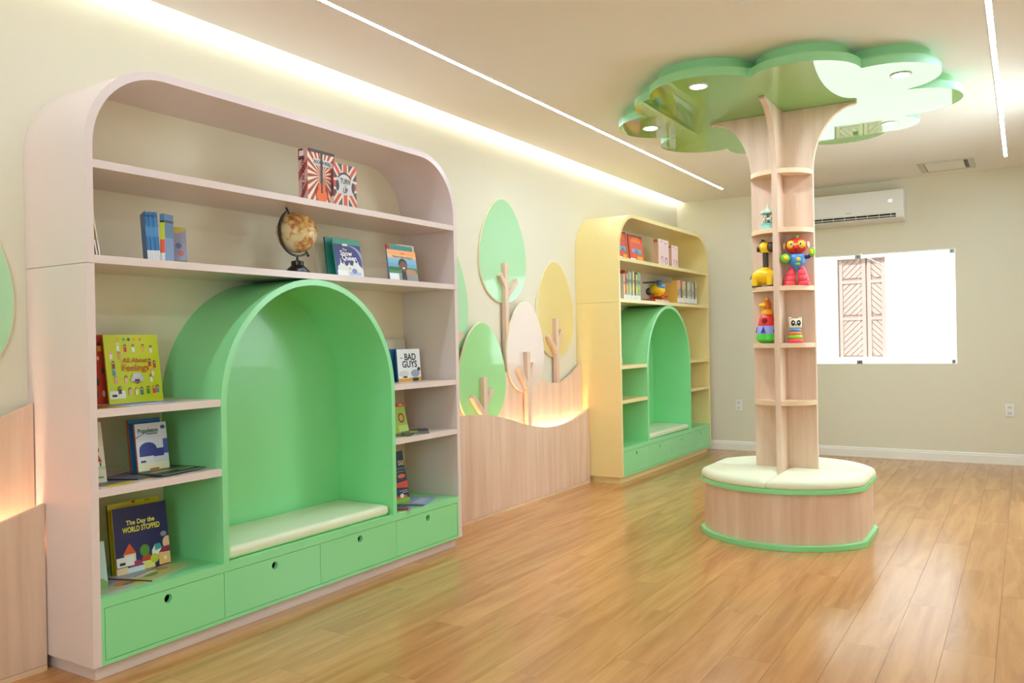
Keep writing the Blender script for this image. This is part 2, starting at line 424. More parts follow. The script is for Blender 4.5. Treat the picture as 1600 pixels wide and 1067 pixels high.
# ------------------------------------------------------------------ bookcases
def bookcase(y0, label, body, name_cat='bookcase'):
    t = thing('arched_bookcase', label, name_cat, (0, y0, 0), group='arched bookcases along the wall')
    n = 14
    out = [(0, ZSE + 0.001)] + arc(RC, ZT - RC, RC, 180, 90, n) + arc(W - RC, ZT - RC, RC, 90, 0, n) + [(W, ZSE + 0.001)]
    ri = RC - T
    inn = [(T, ZSE + 0.001)] + arc(RC, ZT - RC, ri, 180, 90, n) + arc(W - RC, ZT - RC, ri, 90, 0, n) + [(W - T, ZSE + 0.001)]
    MB().band(out, inn, 'x', 0.001, D).build('upper_carcass', body, t, smooth=30)
    MB().box(0.001, D, 0, T, ZP, ZSE - 0.001).build('side_panel', body, t)
    MB().box(0.001, D, W - T, W, ZP, ZSE - 0.001).build('side_panel', body, t)
    bp = [(T, ZB)] + [(W - T, ZB)] + arc(W - RC, ZT - RC, ri, 0, 90, n) + arc(RC, ZT - RC, ri, 90, 180, n)
    MB().prism(bp, 'x', 0.001, 0.010).build('back_panel', BACKP, t)
    MB().box(0.010, D - 0.0015, T, W - T, ZS1 - TS, ZS1).build('shelf', body, t)
    MB().box(0.010, D - 0.0015, T, W - T, ZS2 - TS, ZS2).build('shelf', body, t)
    yl, yr = 0.552, 1.632
    for za in (0.952, 0.672):
        MB().box(0.010, D - 0.0015, T, yl + 0.001, za - TS, za).build('shelf', body, t)
        MB().box(0.010, D - 0.0015, yr - 0.001, W - T, za - TS, za).build('shelf', body, t)
    # arch niche
    yc = (yl + yr) / 2; ro = (yr - yl) / 2; zs = ZS2 - TS - 0.001 - ro; th = 0.027
    A = [(yl, ZB)] + arc(yc, zs, ro, 180, 0, 36) + [(yr, ZB)]
    B = [(yl + th, ZB)] + arc(yc, zs, ro - th, 180, 0, 36) + [(yr - th, ZB)]
    MB().band(A, B, 'x', 0.010, D + 0.001).build('arch', GREEN, t, smooth=30)
    MB().prism([(yl + th, ZB), (yr - th, ZB)] + arc(yc, zs, ro - th, 0, 180, 36), 'x', 0.0105, 0.018).build('arch_back', GREEN, t)
    # bench with drawers
    b = MB()
    b.box(0.010, D, T, W - T, 0.2545, ZB).box(D - 0.02, D, T, W - T, ZP, 0.0685).box(D - 0.02, D, T, T + 0.013, 0.0685, 0.2545).box(D - 0.02, D, W - T - 0.013, W - T, 0.0685, 0.2545)
    b.box(0.01, D - 0.075, T, W - T, ZP, ZP + 0.012)
    b.build('bench', GREEN, t)
    MB().box(D - 0.09, D - 0.08, T, W - T, ZP + 0.013, 0.254).build('drawer_shade_sheet', DARK, t)  # near-black sheet painted as the shade behind the finger holes
    ys = [T + 0.0145, 0.5535, 1.0875, 1.627, W - T - 0.0145]
    for i in range(4):
        a, c = ys[i] + 0.0012, ys[i + 1] - 0.0012
        MB().plate_hole(a, c, 0.0705, 0.2525, (a + c) / 2 - 0.002, 0.219, 0.0165, D - 0.02, D - 0.001).build('drawer', GREEN, t)
    MB().box(0.001, D - 0.032, 0.025, W - 0.025, 0, ZP - 0.0005).build('plinth', body, t)
    c = MB().box(0.02, 0.372, yl + th + 0.004, yr - th - 0.004, ZB, ZB + 0.052)
    co = c.build('seat_cushion', CREAM, None, bevel=0.022, seg=5, loc=(0, y0, 0))
    return t, co
b1, c1 = bookcase(0.0, 'large rose-beige arched bookcase with green niche, nearest the viewer', PINK)
tag(c1, 'cream seat cushion in the green niche of the rose-beige bookcase', 'cushion', 'niche cushions')
b2, c2 = bookcase(Y2, 'straw-yellow arched bookcase with green niche in the far corner', YELL)
tag(c2, 'cream seat cushion in the green niche of the yellow bookcase', 'cushion', 'niche cushions')

# ------------------------------------------------------------------ wavy wood panels and wall trees
def smoothc(pts, n=8):
    r = []
    P_ = [pts[0]] + pts + [pts[-1]]
    for i in range(1, len(P_) - 2):
        p0, p1, p2, p3 = P_[i - 1], P_[i], P_[i + 1], P_[i + 2]
        for k in range(n):
            u = k / n
            r.append(tuple(0.5 * ((2 * p1[j]) + (-p0[j] + p2[j]) * u + (2 * p0[j] - 5 * p1[j] + 4 * p2[j] - p3[j]) * u * u + (-p0[j] + 3 * p1[j] - 3 * p2[j] + p3[j]) * u ** 3) for j in (0, 1)))
    return r + [pts[-1]]
FRW = [(2.215, 0.60), (2.32, 0.645), (2.45, 0.68), (2.602, 0.694), (2.72, 0.694), (2.866, 0.685), (3.002, 0.665), (3.16, 0.632), (3.326, 0.59), (3.5, 0.551), (3.722, 0.519), (3.898, 0.513), (4.084, 0.53), (4.258, 0.564), (4.414, 0.606)]
BKW = [(2.215, 0.74), (2.45, 0.745), (2.69, 0.789), (2.95, 0.875), (3.15, 0.935), (3.30, 0.952), (3.48, 0.94), (3.70, 0.885), (3.86, 0.848), (3.98, 0.836), (4.10, 0.846), (4.22, 0.885), (4.33, 0.937), (4.414, 0.968)]
def wave_panel(name, pts, x0, x1, label):
    y0, y1 = pts[0][0], pts[-1][0]
    c = smoothc(pts)
    t = thing(name, label, 'wall panel', (0, y0, 0), group='wavy ash wood wall panels')
    MB().prism([(0, 0.022 if x1 > 0.08 else 0.002), (y1 - y0, 0.022 if x1 > 0.08 else 0.002)] + [(p[0] - y0, p[1]) for p in reversed(c)], 'x', x0, x1).build('board', WOOD, t)
    if x1 > 0.08:
        MB().box(x0, x1 + 0.001, 0.0, y1 - y0, 0.0, 0.0205).build('skirting', WOODH, t)
    return t
wave_panel('wavy_panel', FRW, 0.092, 0.108, 'low front wavy wood panel between the two bookcases')
wave_panel('wavy_panel', BKW, 0.028, 0.045, 'taller wavy wood panel behind the wall trees')
sh = -4.421
wave_panel('wavy_panel', [(y + sh + 0.002, z) for y, z in FRW if y > 2.7], 0.092, 0.108, 'low front wavy wood panel left of the rose-beige bookcase')
wave_panel('wavy_panel', [(y + sh + 0.002, z) for y, z in BKW if y > 2.6], 0.028, 0.045, 'taller wavy wood panel left of the rose-beige bookcase')
def warm(y0, y1, label):
    t = thing('warm_strip_light', label, 'strip light', (0.0, 0, 0), group='warm strips behind the wavy panels')
    MB().box(0.080, 0.0905, y0, y1, 0.435, 0.443).build('led_tape', WARMM, t)
    MB().box(0.046, 0.0915, y0, y1, 0.424, 0.434).build('ledge', WOODH, t)
warm(2.23, 4.40, 'warm glowing strip hidden behind the low wavy panel between bookcases')
warm(-1.70, -0.02, 'warm glowing strip hidden behind the low wavy panel at the photo edge')
def egg(h, w, n=64):
    r = []
    for i in range(n):
        a = 2 * math.pi * i / n
        r.append((math.sin(a) * (1 - 0.20 * math.cos(a)), math.cos(a)))
    mx = max(p[0] for p in r)
    return [(p[0] / mx * w / 2, h / 2 + p[1] * h / 2) for p in r][::-1]
def limb(b, p, q, w, x0, x1):
    a = Vector((q[0] - p[0], q[1] - p[1])); nn = Vector((-a.y, a.x)).normalized() * w / 2
    b.prism([(p[0] - nn.x, p[1] - nn.y), (q[0] - nn.x, q[1] - nn.y), (q[0] + nn.x, q[1] + nn.y), (p[0] + nn.x, p[1] + nn.y)][::-1], 'x', x0, x1)
def wall_tree(label, m, yc, z0, z1, w, xb, trunk, lb, rb, bare=False):
    """leaf panel with a forked wooden trunk; trunk=(y, z bottom, z top)"""
    t = thing('wall_tree', label, 'wall decoration', (xb, yc, z0), group='egg-shaped trees on the wall')
    MB().prism(egg(z1 - z0, w), 'x', 0.0, 0.014).build('leaf', [m], t, smooth=30)
    e1 = egg(z1 - z0, w); c0 = (z1 - z0) / 2
    e2 = [(y * (1 + 0.008 / w), c0 + (z - c0) * (1 + 0.008 / (z1 - z0))) for y, z in e1]
    MB().band(e2, [(y * 0.999, c0 + (z - c0) * 0.999) for y, z in e1], 'x', 0.0, 0.0125, closed=True).build('lit_edge', EDGE, t, smooth=30)
    if trunk:
        ty, ta, tb = trunk
        MB().box(0.0145, 0.046, ty - yc - 0.022, ty - yc + 0.022, ta - z0, tb - z0).build('trunk', WOOD, t)
        for (p, q) in (lb, rb):
            b = MB(); limb(b, (p[0] - yc, p[1] - z0), (q[0] - yc, q[1] - z0), 0.036, 0.0146, 0.0455)
            b.build('branch', WOOD, t)
    return t
wall_tree('tall mint-green wall tree, highest of the group between bookcases', LEAFM, 3.30, 1.437, 2.172, 0.612, 0.002, (3.285, 0.9535, 1.717), ((3.30, 1.53), (3.215, 1.635)), ((3.30, 1.49), (3.43, 1.60)))
wall_tree('short glossy green wall tree rising behind the low wavy panel', LEAFG, 2.945, 0.600, 1.293, 0.565, 0.0455, (2.925, 0.50, 0.930), ((2.925, 0.665), (2.785, 0.81)), ((2.925, 0.735), (3.015, 0.845)))
wall_tree('small blush-pink wall tree beside the tall mint-green one', LEAFP, 3.512, 0.795, 1.452, 0.525, 0.0455, (3.495, 0.46, 1.087), ((3.495, 0.815), (3.365, 0.975)), ((3.495, 0.87), (3.57, 1.0)))
wall_tree('yellow wall tree next to the yellow bookcase', LEAFY, 4.045, 1.035, 1.782, 0.60, 0.002, (4.015, 0.8385, 1.335), ((4.015, 1.06), (3.885, 1.205)), ((4.015, 1.10), (4.085, 1.245)))
wall_tree('mint-green wall tree half hidden by the rose-beige bookcase', LEAFM, 2.542, 1.04, 1.86, 0.61, 0.002, (2.50, 0.757, 1.40), ((2.50, 1.08), (2.37, 1.22)), ((2.55, 1.06), (2.74, 1.22)))
wall_tree('green wall tree cut off by the photo edge', LEAFM, -0.352, 1.02, 1.79, 0.60, 0.002, (-0.37, 0.846, 1.33), ((-0.37, 1.06), (-0.50, 1.2)), ((-0.37, 1.1), (-0.30, 1.24)))

# ------------------------------------------------------------------ tree: round bench, shelf trunk, cloud canopy
TX, TY = 1.925, 3.41
tree = thing('tree_bench', 'round bench with ash shelf trunk and green cloud canopy in the room centre', 'tree bench', (TX, TY, 0))
def cutdisc(r, a, n=20):
    th = math.degrees(math.acos(min(1, a / r)))
    return arc(0, 0, r, th, 180 - th, n) + arc(0, 0, r, 180 + th, 360 - th, n)
MB().prism(cutdisc(0.512, 0.470), 'z', 0.0, 0.030).build('base_plate', GREEN, tree, bevel=0.0015)
MB().prism(cutdisc(0.487, 0.447), 'z', 0.0302, 0.3045).build('drum', WOOD, tree, smooth=30)
MB().prism(cutdisc(0.506, 0.466), 'z', 0.305, 0.330).build('seat_rim', GREEN, tree, bevel=0.0015)
rp, ap, g_ = 0.503, 0.464, 0.002
def pad_outline(d, n=16):
    c = g_ + d; R = rp - d; xm = ap - d
    a0, a1 = math.acos(xm / R), math.acos(c / R)
    rr = 0.02
    return [(c, c + rr), (c + rr * 0.3, c + rr * 0.3), (c + rr, c), (xm - rr * 0.6, c), (xm, c + rr * 0.6)] + [(R * math.cos(a0 + (a1 - a0) * k / n), R * math.sin(a0 + (a1 - a0) * k / n)) for k in range(n + 1)]
for sx, sy in ((1, 1), (-1, 1), (-1, -1), (1, -1)):
    vs_, fs_ = [], []
    lay = [(0.006, 0.3305), (0.001, 0.334), (0.0, 0.344), (0.002, 0.357), (0.008, 0.369), (0.019, 0.379), (0.036, 0.386), (0.06, 0.389)]
    for d_, z_ in lay: vs_ += [(sx * x, sy * y, z_) for x, y in pad_outline(d_)]
    m_ = len(pad_outline(0))
    for k in range(len(lay) - 1):
        for i in range(m_): fs_.append((k * m_ + i, k * m_ + (i + 1) % m_, (k + 1) * m_ + (i + 1) % m_, (k + 1) * m_ + i))
    fs_.append(tuple(range(m_))); fs_.append(tuple((len(lay) - 1) * m_ + i for i in range(m_)))
    MB().add(vs_, fs_).build('seat_pad', CREAM, tree, smooth=60)
# trunk
def half_profile():
    z0, zf, z1, r0, r1 = 0.332, 2.125, 2.499, 0.180, 0.425
    p = [(r0, z0)]
    for i in range(15):
        a = math.radians(90 * i / 14)
        p.append((r0 + (r1 - r0) * (1 - math.cos(a)), zf + (z1 - 0.014 - zf) * math.sin(a)))
    return p + [(r1, z1)]
hp = half_profile()
full = hp + [(-x, z) for x, z in reversed(hp)]
MB().prism(full, 'y', -0.016, 0.016).build('trunk_panel', WOOD, tree)
for s in (-1, 1):
    q = [(0.0165, 0.332)] + hp + [(0.0165, 2.499)]
    if s > 0: MB().prism(q, 'x', -0.016, 0.016).build('trunk_panel', WOOD, tree)
    else: MB().prism([(-y, z) for y, z in reversed(q)], 'x', -0.016, 0.016).build('trunk_panel', WOOD, tree)
SHZ = [2.137, 1.795, 1.457, 1.124, 0.788]
for zt in SHZ:
    for k in range(4):
        q = [(0.0165, 0.0165)] + [(max(0.0165, x), max(0.0165, y)) for x, y in arc(0, 0, 0.1795, 5.2, 84.8, 12)]
        M = Matrix.Rotation(math.radians(90 * k), 4, 'Z')
        MB().prism(q, 'z', zt - 0.027, zt, M=M).build('shelf', WOODH, tree, smooth=30)
# canopy
LOB = [(.26, -.605, .285), (-.235, -.66, .305), (-.47, -.50, .235), (-.68, -.11, .295), (-.635, .46, .285), (-.28, .80, .275), (.20, .775, .285), (.475, .685, .21), (.655, .22, .295), (.61, -.34, .275), (0, 0, .55)]
def cloud(inset, n=420):
    pts = []
    for i in range(n):
        a = 2 * math.pi * i / n; c, s = math.cos(a), math.sin(a); best = 0
        for x, y, r in LOB:
            r -= inset
            pd = x * c + y * s; dd = r * r - (x * x + y * y - pd * pd)
            if dd >= 0: best = max(best, pd + math.sqrt(dd))
        pts.append((best * c, best * s))
    return pts
cb = MB().prism(cloud(0.0), 'z', 2.5, 2.545); cb.m[0] = 1
can = cb.build('canopy', [RIMG, GREENG], tree, smooth=25)
MB().prism(cloud(0.05), 'z', 2.5451, H).build('canopy_riser', RIMG, can, smooth=25)
for x, y in ((-.231, -.80), (-.775, -.134), (.70, -.375), (.515, .665)):
    d = MB().band(arc(x, y, 0.052, 0, 352.5, 47), arc(x, y, 0.041, 0, 352.5, 47), 'z', 2.4955, 2.4999, closed=True).build('downlight', WHITEP, tree, smooth=30)
    MB().lathe([(0.0405, 2.4965), (0.0405, 2.4995)], c=(x, y, 0), n=32).build('lens', SPOTM, d)

# ------------------------------------------------------------------ wall fittings
t = thing('air_conditioner', 'white split air conditioner high on the end wall', 'air conditioner', (1.735, YB, 2.205))
hw_ = 0.495
acp = [(0, 0.0), (-0.13, 0.0), (-0.175, 0.028), (-0.19, 0.075), (-0.195, 0.20), (-0.17, 0.285), (0, 0.289)]
def acbody(xa, xb, pr):
    n = len(pr)
    return MB().add([(x, p[0], p[1]) for x in (xa, xb) for p in pr], [tuple(range(n)), tuple(range(n, 2 * n))] + [(i, (i + 1) % n, n + (i + 1) % n, n + i) for i in range(n)])
acbody(-hw_, hw_, acp).build('body', WHITEP, t, bevel=0.008, seg=3)
acbody(-hw_ + 0.006, hw_ - 0.006, [(-0.190, 0.074), (-0.1975, 0.075), (-0.2025, 0.20), (-0.178, 0.284), (-0.165, 0.284)]).build('front_panel', mat('gloss_white_plastic', (242, 240, 236), 0.12), t, bevel=0.004)
MB().box(-hw_ + 0.03, hw_ - 0.07, -0.188, -0.14, 0.034, 0.066).build('outlet', DARK, t)
MB().add([(-hw_ + 0.03, -0.150, 0.020), (hw_ - 0.07, -0.150, 0.020), (hw_ - 0.07, -0.195, 0.046), (-hw_ + 0.03, -0.195, 0.046), (-hw_ + 0.03, -0.150, 0.024), (hw_ - 0.07, -0.150, 0.024), (hw_ - 0.07, -0.195, 0.050), (-hw_ + 0.03, -0.195, 0.050)],
         [(0, 3, 2, 1), (4, 5, 6, 7), (0, 1, 5, 4), (1, 2, 6, 5), (2, 3, 7, 6), (3, 0, 4, 7)]).build('flap', WHITEP, t)
for i in range(9):
    x = -hw_ + 0.08 + i * 0.1
    MB().box(x - 0.002, x + 0.002, -0.190, -0.16, 0.035, 0.065).build('vane', WHITEP, t)
MB().box(0.0, 0.045, -0.1995, -0.198, 0.096, 0.101).build('nameplate', mat('grey_print', (150, 148, 146), 0.4), t)
MB().box(0.365, 0.40, -0.2025, -0.2010, 0.168, 0.196).build('display', emit('display_glow', (215, 215, 255), 0.25), t)
def outlet(x, z, label):
    t = thing('wall_outlet', label, 'outlet', (x, YB, z), group='white wall outlets on the end wall')
    MB().box(-0.034, 0.034, -0.008, 0, -0.056, 0.056).build('cover_plate', WHITEP, t, bevel=0.003)
    for zc in (-0.025, 0.025):
        s_ = MB().box(-0.019, 0.019, -0.0105, -0.008, zc - 0.018, zc + 0.018).build('socket', mat('ivory_plastic', (226, 222, 212), 0.35), t, bevel=0.002)
        for dx in (-0.009, 0, 0.009):
            MB().box(dx - 0.002, dx + 0.002, -0.0108, -0.0104, zc - 0.003, zc + 0.003).build('hole', DARK, s_)
outlet(0.63, 0.464, 'white double outlet between the yellow bookcase and the tree bench')
outlet(3.022, 0.478, 'white double outlet low on the end wall right of the window')

# ------------------------------------------------------------------ books
def rect(u0, v0, u1, v1): return [(u0, v0), (u1, v0), (u1, v1), (u0, v1)]
def ell(u, v, a, b=None, n=14, asp=1.0): b = b or a; return [(u + a * math.cos(2 * math.pi * i / n), v + b * math.sin(2 * math.pi * i / n)) for i in range(n)]
def book(label, loc, w, h, th, cover, spine=None, tilt=0.0, yaw=0.0, art=(), titles=(), spine_titles=(), sart=(), group=None, name='picture_book', pages=True, hard=0.0022):
    """loc = foot of the front cover's spine-side corner.  front cover looks along +x (before yaw/tilt), spine on the -y side"""
    t = thing(name, label, 'book', loc, (0, -math.radians(tilt), math.radians(yaw)), group)
    cvm = cm(cover); spm = cm(spine or cover)
    e = min(hard, th * 0.3)
    b = MB()
    b.box(-e, 0, 0, w, 0, h, 0).box(-th, -th + e, 0, w, 0, h, 0).box(-th + e, -e, 0, e, 0, h, 1)
    b.box(-th, 0, -0.0004, 0, 0, h, 1)
    b.build('cover', [cvm, spm], t)
    MB().box(-th + e, -e, e, w - 0.003, 0.003, h - 0.003).build('pages', PAPER, t)
    if art or sart:
        a = MB(); cols = []
        def mi(c):
            if c not in cols: cols.append(c)
            return cols.index(c)
        for i, (c, poly) in enumerate(art):
            x = 0.00025 + i * 0.00005
            P_ = [(x, min(max(u, 0.0), 1.0) * w, min(max(v, 0), 1) * h) for u, v in poly]
            a.add(P_, [tuple(range(len(P_)))], mi(c))
        for i, (c, poly) in enumerate(sart):
            y = -0.0006 - i * 0.00005
            P_ = [(-th + min(max(u, 0), 1) * th, y, min(max(v, 0), 1) * h) for u, v in poly]
            a.add(P_, [tuple(range(len(P_)))], mi(c))
        me_o = a.build('cover_art', [cm(c) for c in cols], t)
    xx = 0.0006 + len(art) * 0.00005
    for (s_, u, v, sz, c, *rest) in titles:
        kw = rest[0] if rest else {}
        text('title_lettering', s_, cm(c), t, (xx, u * w, v * h), sz, FRONTB, **kw)
    for (s_, u, v, sz, c) in spine_titles:
        text('spine_lettering', s_, cm(c), t, (-th + u * th, -0.0012, v * h), sz, ((0, 0, -1), (1, 0, 0), (0, -1, 0)), bold=0.0006)
    return t
BLUEN = (32, 38, 110); CRM = (236, 222, 190); RED = (190, 50, 45); WHT = (242, 240, 236)
def wedge_rays(cu, cv, c, n=22, asp=1.0, half=0.5, R=1.4):
    r = []
    for i in range(n):
        a0 = 2 * math.pi * i / n; a1 = a0 + 2 * math.pi / n * half
        q = [(cu, cv)]
        for a in (a0, a1):
            c_, s_ = math.cos(a), math.sin(a)
            tt = min(((1 - cu) / c_) if c_ > 1e-6 else ((-cu / c_) if c_ < -1e-6 else 9), ((1 - cv) / s_) if s_ > 1e-6 else ((-cv / s_) if s_ < -1e-6 else 9))
            q.append((cu + c_ * tt, cv + s_ * tt))
        r.append((c, q))
    return r
S1, S2, L1, L2 = ZS1, ZS2, 0.952, 0.672
# top shelf: two box books
book('red and cream sunburst box book with a guitar cover on the top shelf', (0.36, 1.082, S1), 0.176, 0.243, 0.058, CRM, (206, 158, 146), art=wedge_rays(0.5, 0.52, (176, 62, 56)) + [
    ((70, 52, 54), rect(0.0, 0.94, 1.0, 1.0)), ((206, 200, 196), rect(0.2, 0.70, 0.86, 0.83)), ((70, 52, 54), rect(0.46, 0.35, 0.54, 1.0)),
    ((128, 34, 30), ell(0.5, 0.19, 0.24, 0.19)), ((232, 104, 34), ell(0.5, 0.14, 0.20, 0.14)), ((232, 104, 34), ell(0.5, 0.29, 0.14, 0.09)), ((60, 40, 36), rect(0.47, 0.18, 0.53, 0.4))],
    titles=[("ROCK N' ROLL", 0.53, 0.765, 0.0215, (45, 40, 44), {'bold': 0.0004, 'squeeze': 0.74})], spine_titles=[("ROCK N' ROLL", 0.5, 0.455, 0.0255, (30, 26, 34))],
    sart=[((164, 66, 60), [(0, 0), (0.35, 0), (1, .25), (1, .42)]), ((164, 66, 60), [(0, .38), (0.0, .55), (1, .80), (1, .66)]), ((120, 44, 44), [(0, .78), (0.7, .80), (0.5, 1), (0, 1)]), ((226, 222, 216), rect(0.1, 0.86, 0.6, 0.96))], name='box_book')
book('smaller box book with headphones over a union-flag cover on the top shelf', (0.377, 1.232, S1), 0.158, 0.20, 0.040, (84, 68, 72), (150, 60, 56), art=[
    ((228, 208, 180), [(0, 0), (0.16, 0), (1, 0.84), (1, 1), (0.84, 1), (0, 0.16)]), ((228, 208, 180), [(1, 0), (0.84, 0), (0, 0.84), (0, 1), (0.16, 1), (1, 0.16)]),
    ((196, 76, 62), [(0, 0), (0.07, 0), (1, 0.93), (1, 1), (0.93, 1), (0, 0.07)]), ((196, 76, 62), [(1, 0), (0.93, 0), (0, 0.93), (0, 1), (0.07, 1), (1, 0.07)]),
    ((228, 208, 180), rect(0.36, 0, 0.64, 1)), ((228, 208, 180), rect(0, 0.36, 1, 0.64)), ((204, 80, 64), rect(0.42, 0, 0.58, 1)), ((204, 80, 64), rect(0, 0.42, 1, 0.58)),
    ((52, 46, 48), ell(0.47, 0.55, 0.33, 0.26, 24)), ((206, 200, 198), ell(0.47, 0.51, 0.31, 0.25, 24)), ((206, 200, 198), rect(0.12, 0.28, 0.85, 0.66)), ((58, 54, 56), ell(0.16, 0.47, 0.075, 0.13)), ((58, 54, 56), ell(0.84, 0.47, 0.075, 0.13))],
    titles=[('TURN', 0.5, 0.585, 0.035, (46, 44, 50), {'bold': 0.0006, 'squeeze': 0.75}), ('it', 0.5, 0.475, 0.018, (60, 50, 50)), ('UP', 0.5, 0.365, 0.035, (46, 44, 50), {'bold': 0.0006, 'squeeze': 0.75})],
    sart=[((214, 196, 180), rect(0.0, 0.0, 1, 0.2)), ((226, 222, 216), rect(0.1, 0.85, 0.9, 0.97)), ((60, 60, 90), rect(0, 0.35, 1, 0.5))], name='box_book')
# second shelf: leaning slim books at the left end
for i, (c, lab) in enumerate((((214, 170, 40), 'slim yellow paperback leaning in the left corner of the second shelf'), ((176, 136, 36), 'slim mustard paperback leaning beside the yellow one'), ((226, 214, 180), 'slim cream paperback, outermost of the leaning ones in the corner'))):
    o = book(lab, (0.345, 0.0605 + i * 0.011, S2), 0.14, 0.20 - 0.004 * i, 0.006, c, c, yaw=90, sart=[((236, 232, 226), rect(0, 0.04, 1, 0.30))], name='slim_book', group='leaning slim books in the corner')
    o.rotation_euler = (math.radians(0), 0, math.radians(90)); o.rotation_euler = (Matrix.Rotation(math.radians(9), 4, 'X') @ Matrix.Rotation(math.radians(90), 4, 'Z')).to_euler()
# blue series
for i in range(8):
    cc = [(44, 110, 170), (60, 130, 186), (36, 96, 158), (74, 140, 190), (50, 118, 176), (40, 104, 166), (66, 134, 188), (44, 110, 170)][i]
    o = book('slim blue series paperback with a white sticker on its spine', (0.330 + i * 0.0026, 0.286 + i * 0.0050, S2), 0.14, 0.188 - 0.002 * (i % 3), 0.0050, cc, cc, name='slim_book', group='blue series paperbacks on the second shelf',
             sart=[((232, 230, 228), rect(0, 0.02, 1, 0.22)), ((24, 60, 110), rect(0, 0.9, 1, 0.93)), ((84, 146, 196), rect(0, 0.5, 1, 0.7))])
    o.rotation_euler = (Matrix.Rotation(math.radians(4.0), 4, 'X') @ Matrix.Rotation(math.radians(62), 4, 'Z')).to_euler()
book('blue paperback with yellow and coral spine beside the blue series', (0.362, 0.331, S2), 0.055, 0.182, 0.020, (86, 120, 156), (206, 214, 60), yaw=20, name='slim_book',
     sart=[((240, 100, 70), rect(0, 0.18, 1, 0.46)), ((232, 228, 224), rect(0, 0.02, 1, 0.18)), ((96, 130, 160), rect(0, 0.86, 1, 1)), ((40, 40, 44), rect(0, 0.82, 1, 0.86))],
     art=[((50, 54, 60), rect(0, 0.82, 1, 0.87)), ((120, 146, 180), rect(0, 0, 1, 0.5))])
book('lilac-grey picture book standing behind the coral-spined paperback', (0.285, 0.395, S2), 0.080, 0.150, 0.008, (150, 150, 176), tilt=5, yaw=-14,
     art=[((196, 180, 70), ell(0.5, 1.0, 0.5, 0.16)), ((190, 120, 130), ell(0.3, 0.6, 0.12, 0.08)), ((96, 110, 150), ell(0.6, 0.5, 0.16, 0.08)), ((190, 110, 110), ell(0.7, 0.3, 0.15, 0.08)), ((120, 140, 110), rect(0, 0, 1, 0.12))])
# snow queen and the books behind it
book('cream picture book, rearmost in the stack behind the castle cover', (0.24, 1.262, S2), 0.12, 0.19, 0.007, (226, 216, 190), tilt=7, yaw=-6)
book('teal reader standing just behind the navy castle cover', (0.30, 1.266, S2), 0.155, 0.195, 0.010, (46, 140, 124), (30, 96, 84), tilt=7, yaw=-4)
book('navy and teal reader with a snowy castle on the second shelf', (0.345, 1.283, S2), 0.180, 0.188, 0.008, BLUEN, (96, 160, 170), tilt=10, yaw=-2, art=[
    ((62, 160, 140), rect(0, 0.86, 1, 1)), ((236, 236, 236), rect(0.32, 0.82, 0.52, 0.88)), ((150, 150, 200), ell(0.62, 0.42, 0.46, 0.42, 24)), (BLUEN, ell(0.52, 0.40, 0.46, 0.42, 24)), (BLUEN, rect(0, 0.2, 0.5, 0.8)),
    ((222, 222, 214), [(0.03, 0), (0.05, 0.26), (0.12, 0.30), (0.16, 0.36), (0.185, 0.50), (0.21, 0.36), (0.27, 0.33), (0.30, 0.42), (0.33, 0.31), (0.40, 0.28), (0.46, 0.33), (0.49, 0.40), (0.52, 0.32), (0.62, 0.30), (0.66, 0.38), (0.70, 0.50), (0.735, 0.40), (0.80, 0.38), (0.83, 0.46), (0.86, 0.34), (1, 0.22), (1, 0)]), ((170, 180, 214), rect(0.45, 0.05, 0.9, 0.13)), ((120, 130, 180), ell(0.66, 0.16, 0.1, 0.07)), ((238, 238, 238), rect(0.02, 0.03, 0.4, 0.16)), ((200, 190, 120), ell(0.5, 0.22, 0.05, 0.03))],
    titles=[('The', 0.38, 0.72, 0.018, WHT), ('Snow', 0.42, 0.62, 0.036, WHT, {'bold': 0.0005}), ('Queen', 0.52, 0.50, 0.036, WHT, {'bold': 0.0005})])
# the portrait reader group
book('cream reader, rearmost in the stack behind the sunset cover', (0.30, 1.79, S2), 0.155, 0.205, 0.009, (232, 218, 178), tilt=5)
book('teal-topped reader tucked behind the sunset cover', (0.335, 1.676, S2), 0.215, 0.194, 0.008, (74, 150, 148), (196, 60, 56), tilt=6, art=[((120, 170, 190), rect(0, 0.80, 1, 0.86)), ((196, 60, 60), rect(0, 0.8, 0.10, 1.0))])
book('sunset-sky reader with a small figure in a suit on the cover', (0.368, 1.642, S2), 0.235, 0.163, 0.008, (120, 176, 206), (80, 140, 180), tilt=8, art=[
    ((240, 160, 96), rect(0, 0.82, 1, 1)), ((232, 184, 130), rect(0, 0.72, 1, 0.84)), ((110, 160, 190), rect(0, 0.42, 1, 0.56)), ((66, 130, 70), rect(0, 0.24, 1, 0.44)), ((40, 100, 50), ell(0.2, 0.38, 0.25, 0.06)), ((176, 132, 104), [(0.55, 0.22), (1, 0.22), (0.9, 0.38), (0.6, 0.40)]), ((140, 140, 136), rect(0, 0, 1, 0.22)),
    ((40, 32, 32), [(0.42, 0.06), (0.6, 0.06), (0.58, 0.36), (0.44, 0.36)]), ((30, 24, 24), ell(0.50, 0.54, 0.155, 0.19, 20)), ((110, 70, 54), ell(0.52, 0.48, 0.13, 0.17, 20)), ((120, 78, 60), ell(0.375, 0.48, 0.03, 0.04)), ((30, 24, 24), rect(0.44, 0.02, 0.50, 0.08)), ((30, 24, 24), rect(0.53, 0.02, 0.59, 0.08)), ((240, 236, 232), ell(0.52, 0.42, 0.045, 0.025)), ((232, 230, 228), rect(0.0, 0.02, 0.32, 0.22))],
    titles=[('I am', 0.52, 0.90, 0.017, (190, 90, 50)), ('Martin Luther King, Jr.', 0.53, 0.775, 0.0185, (70, 110, 150))])
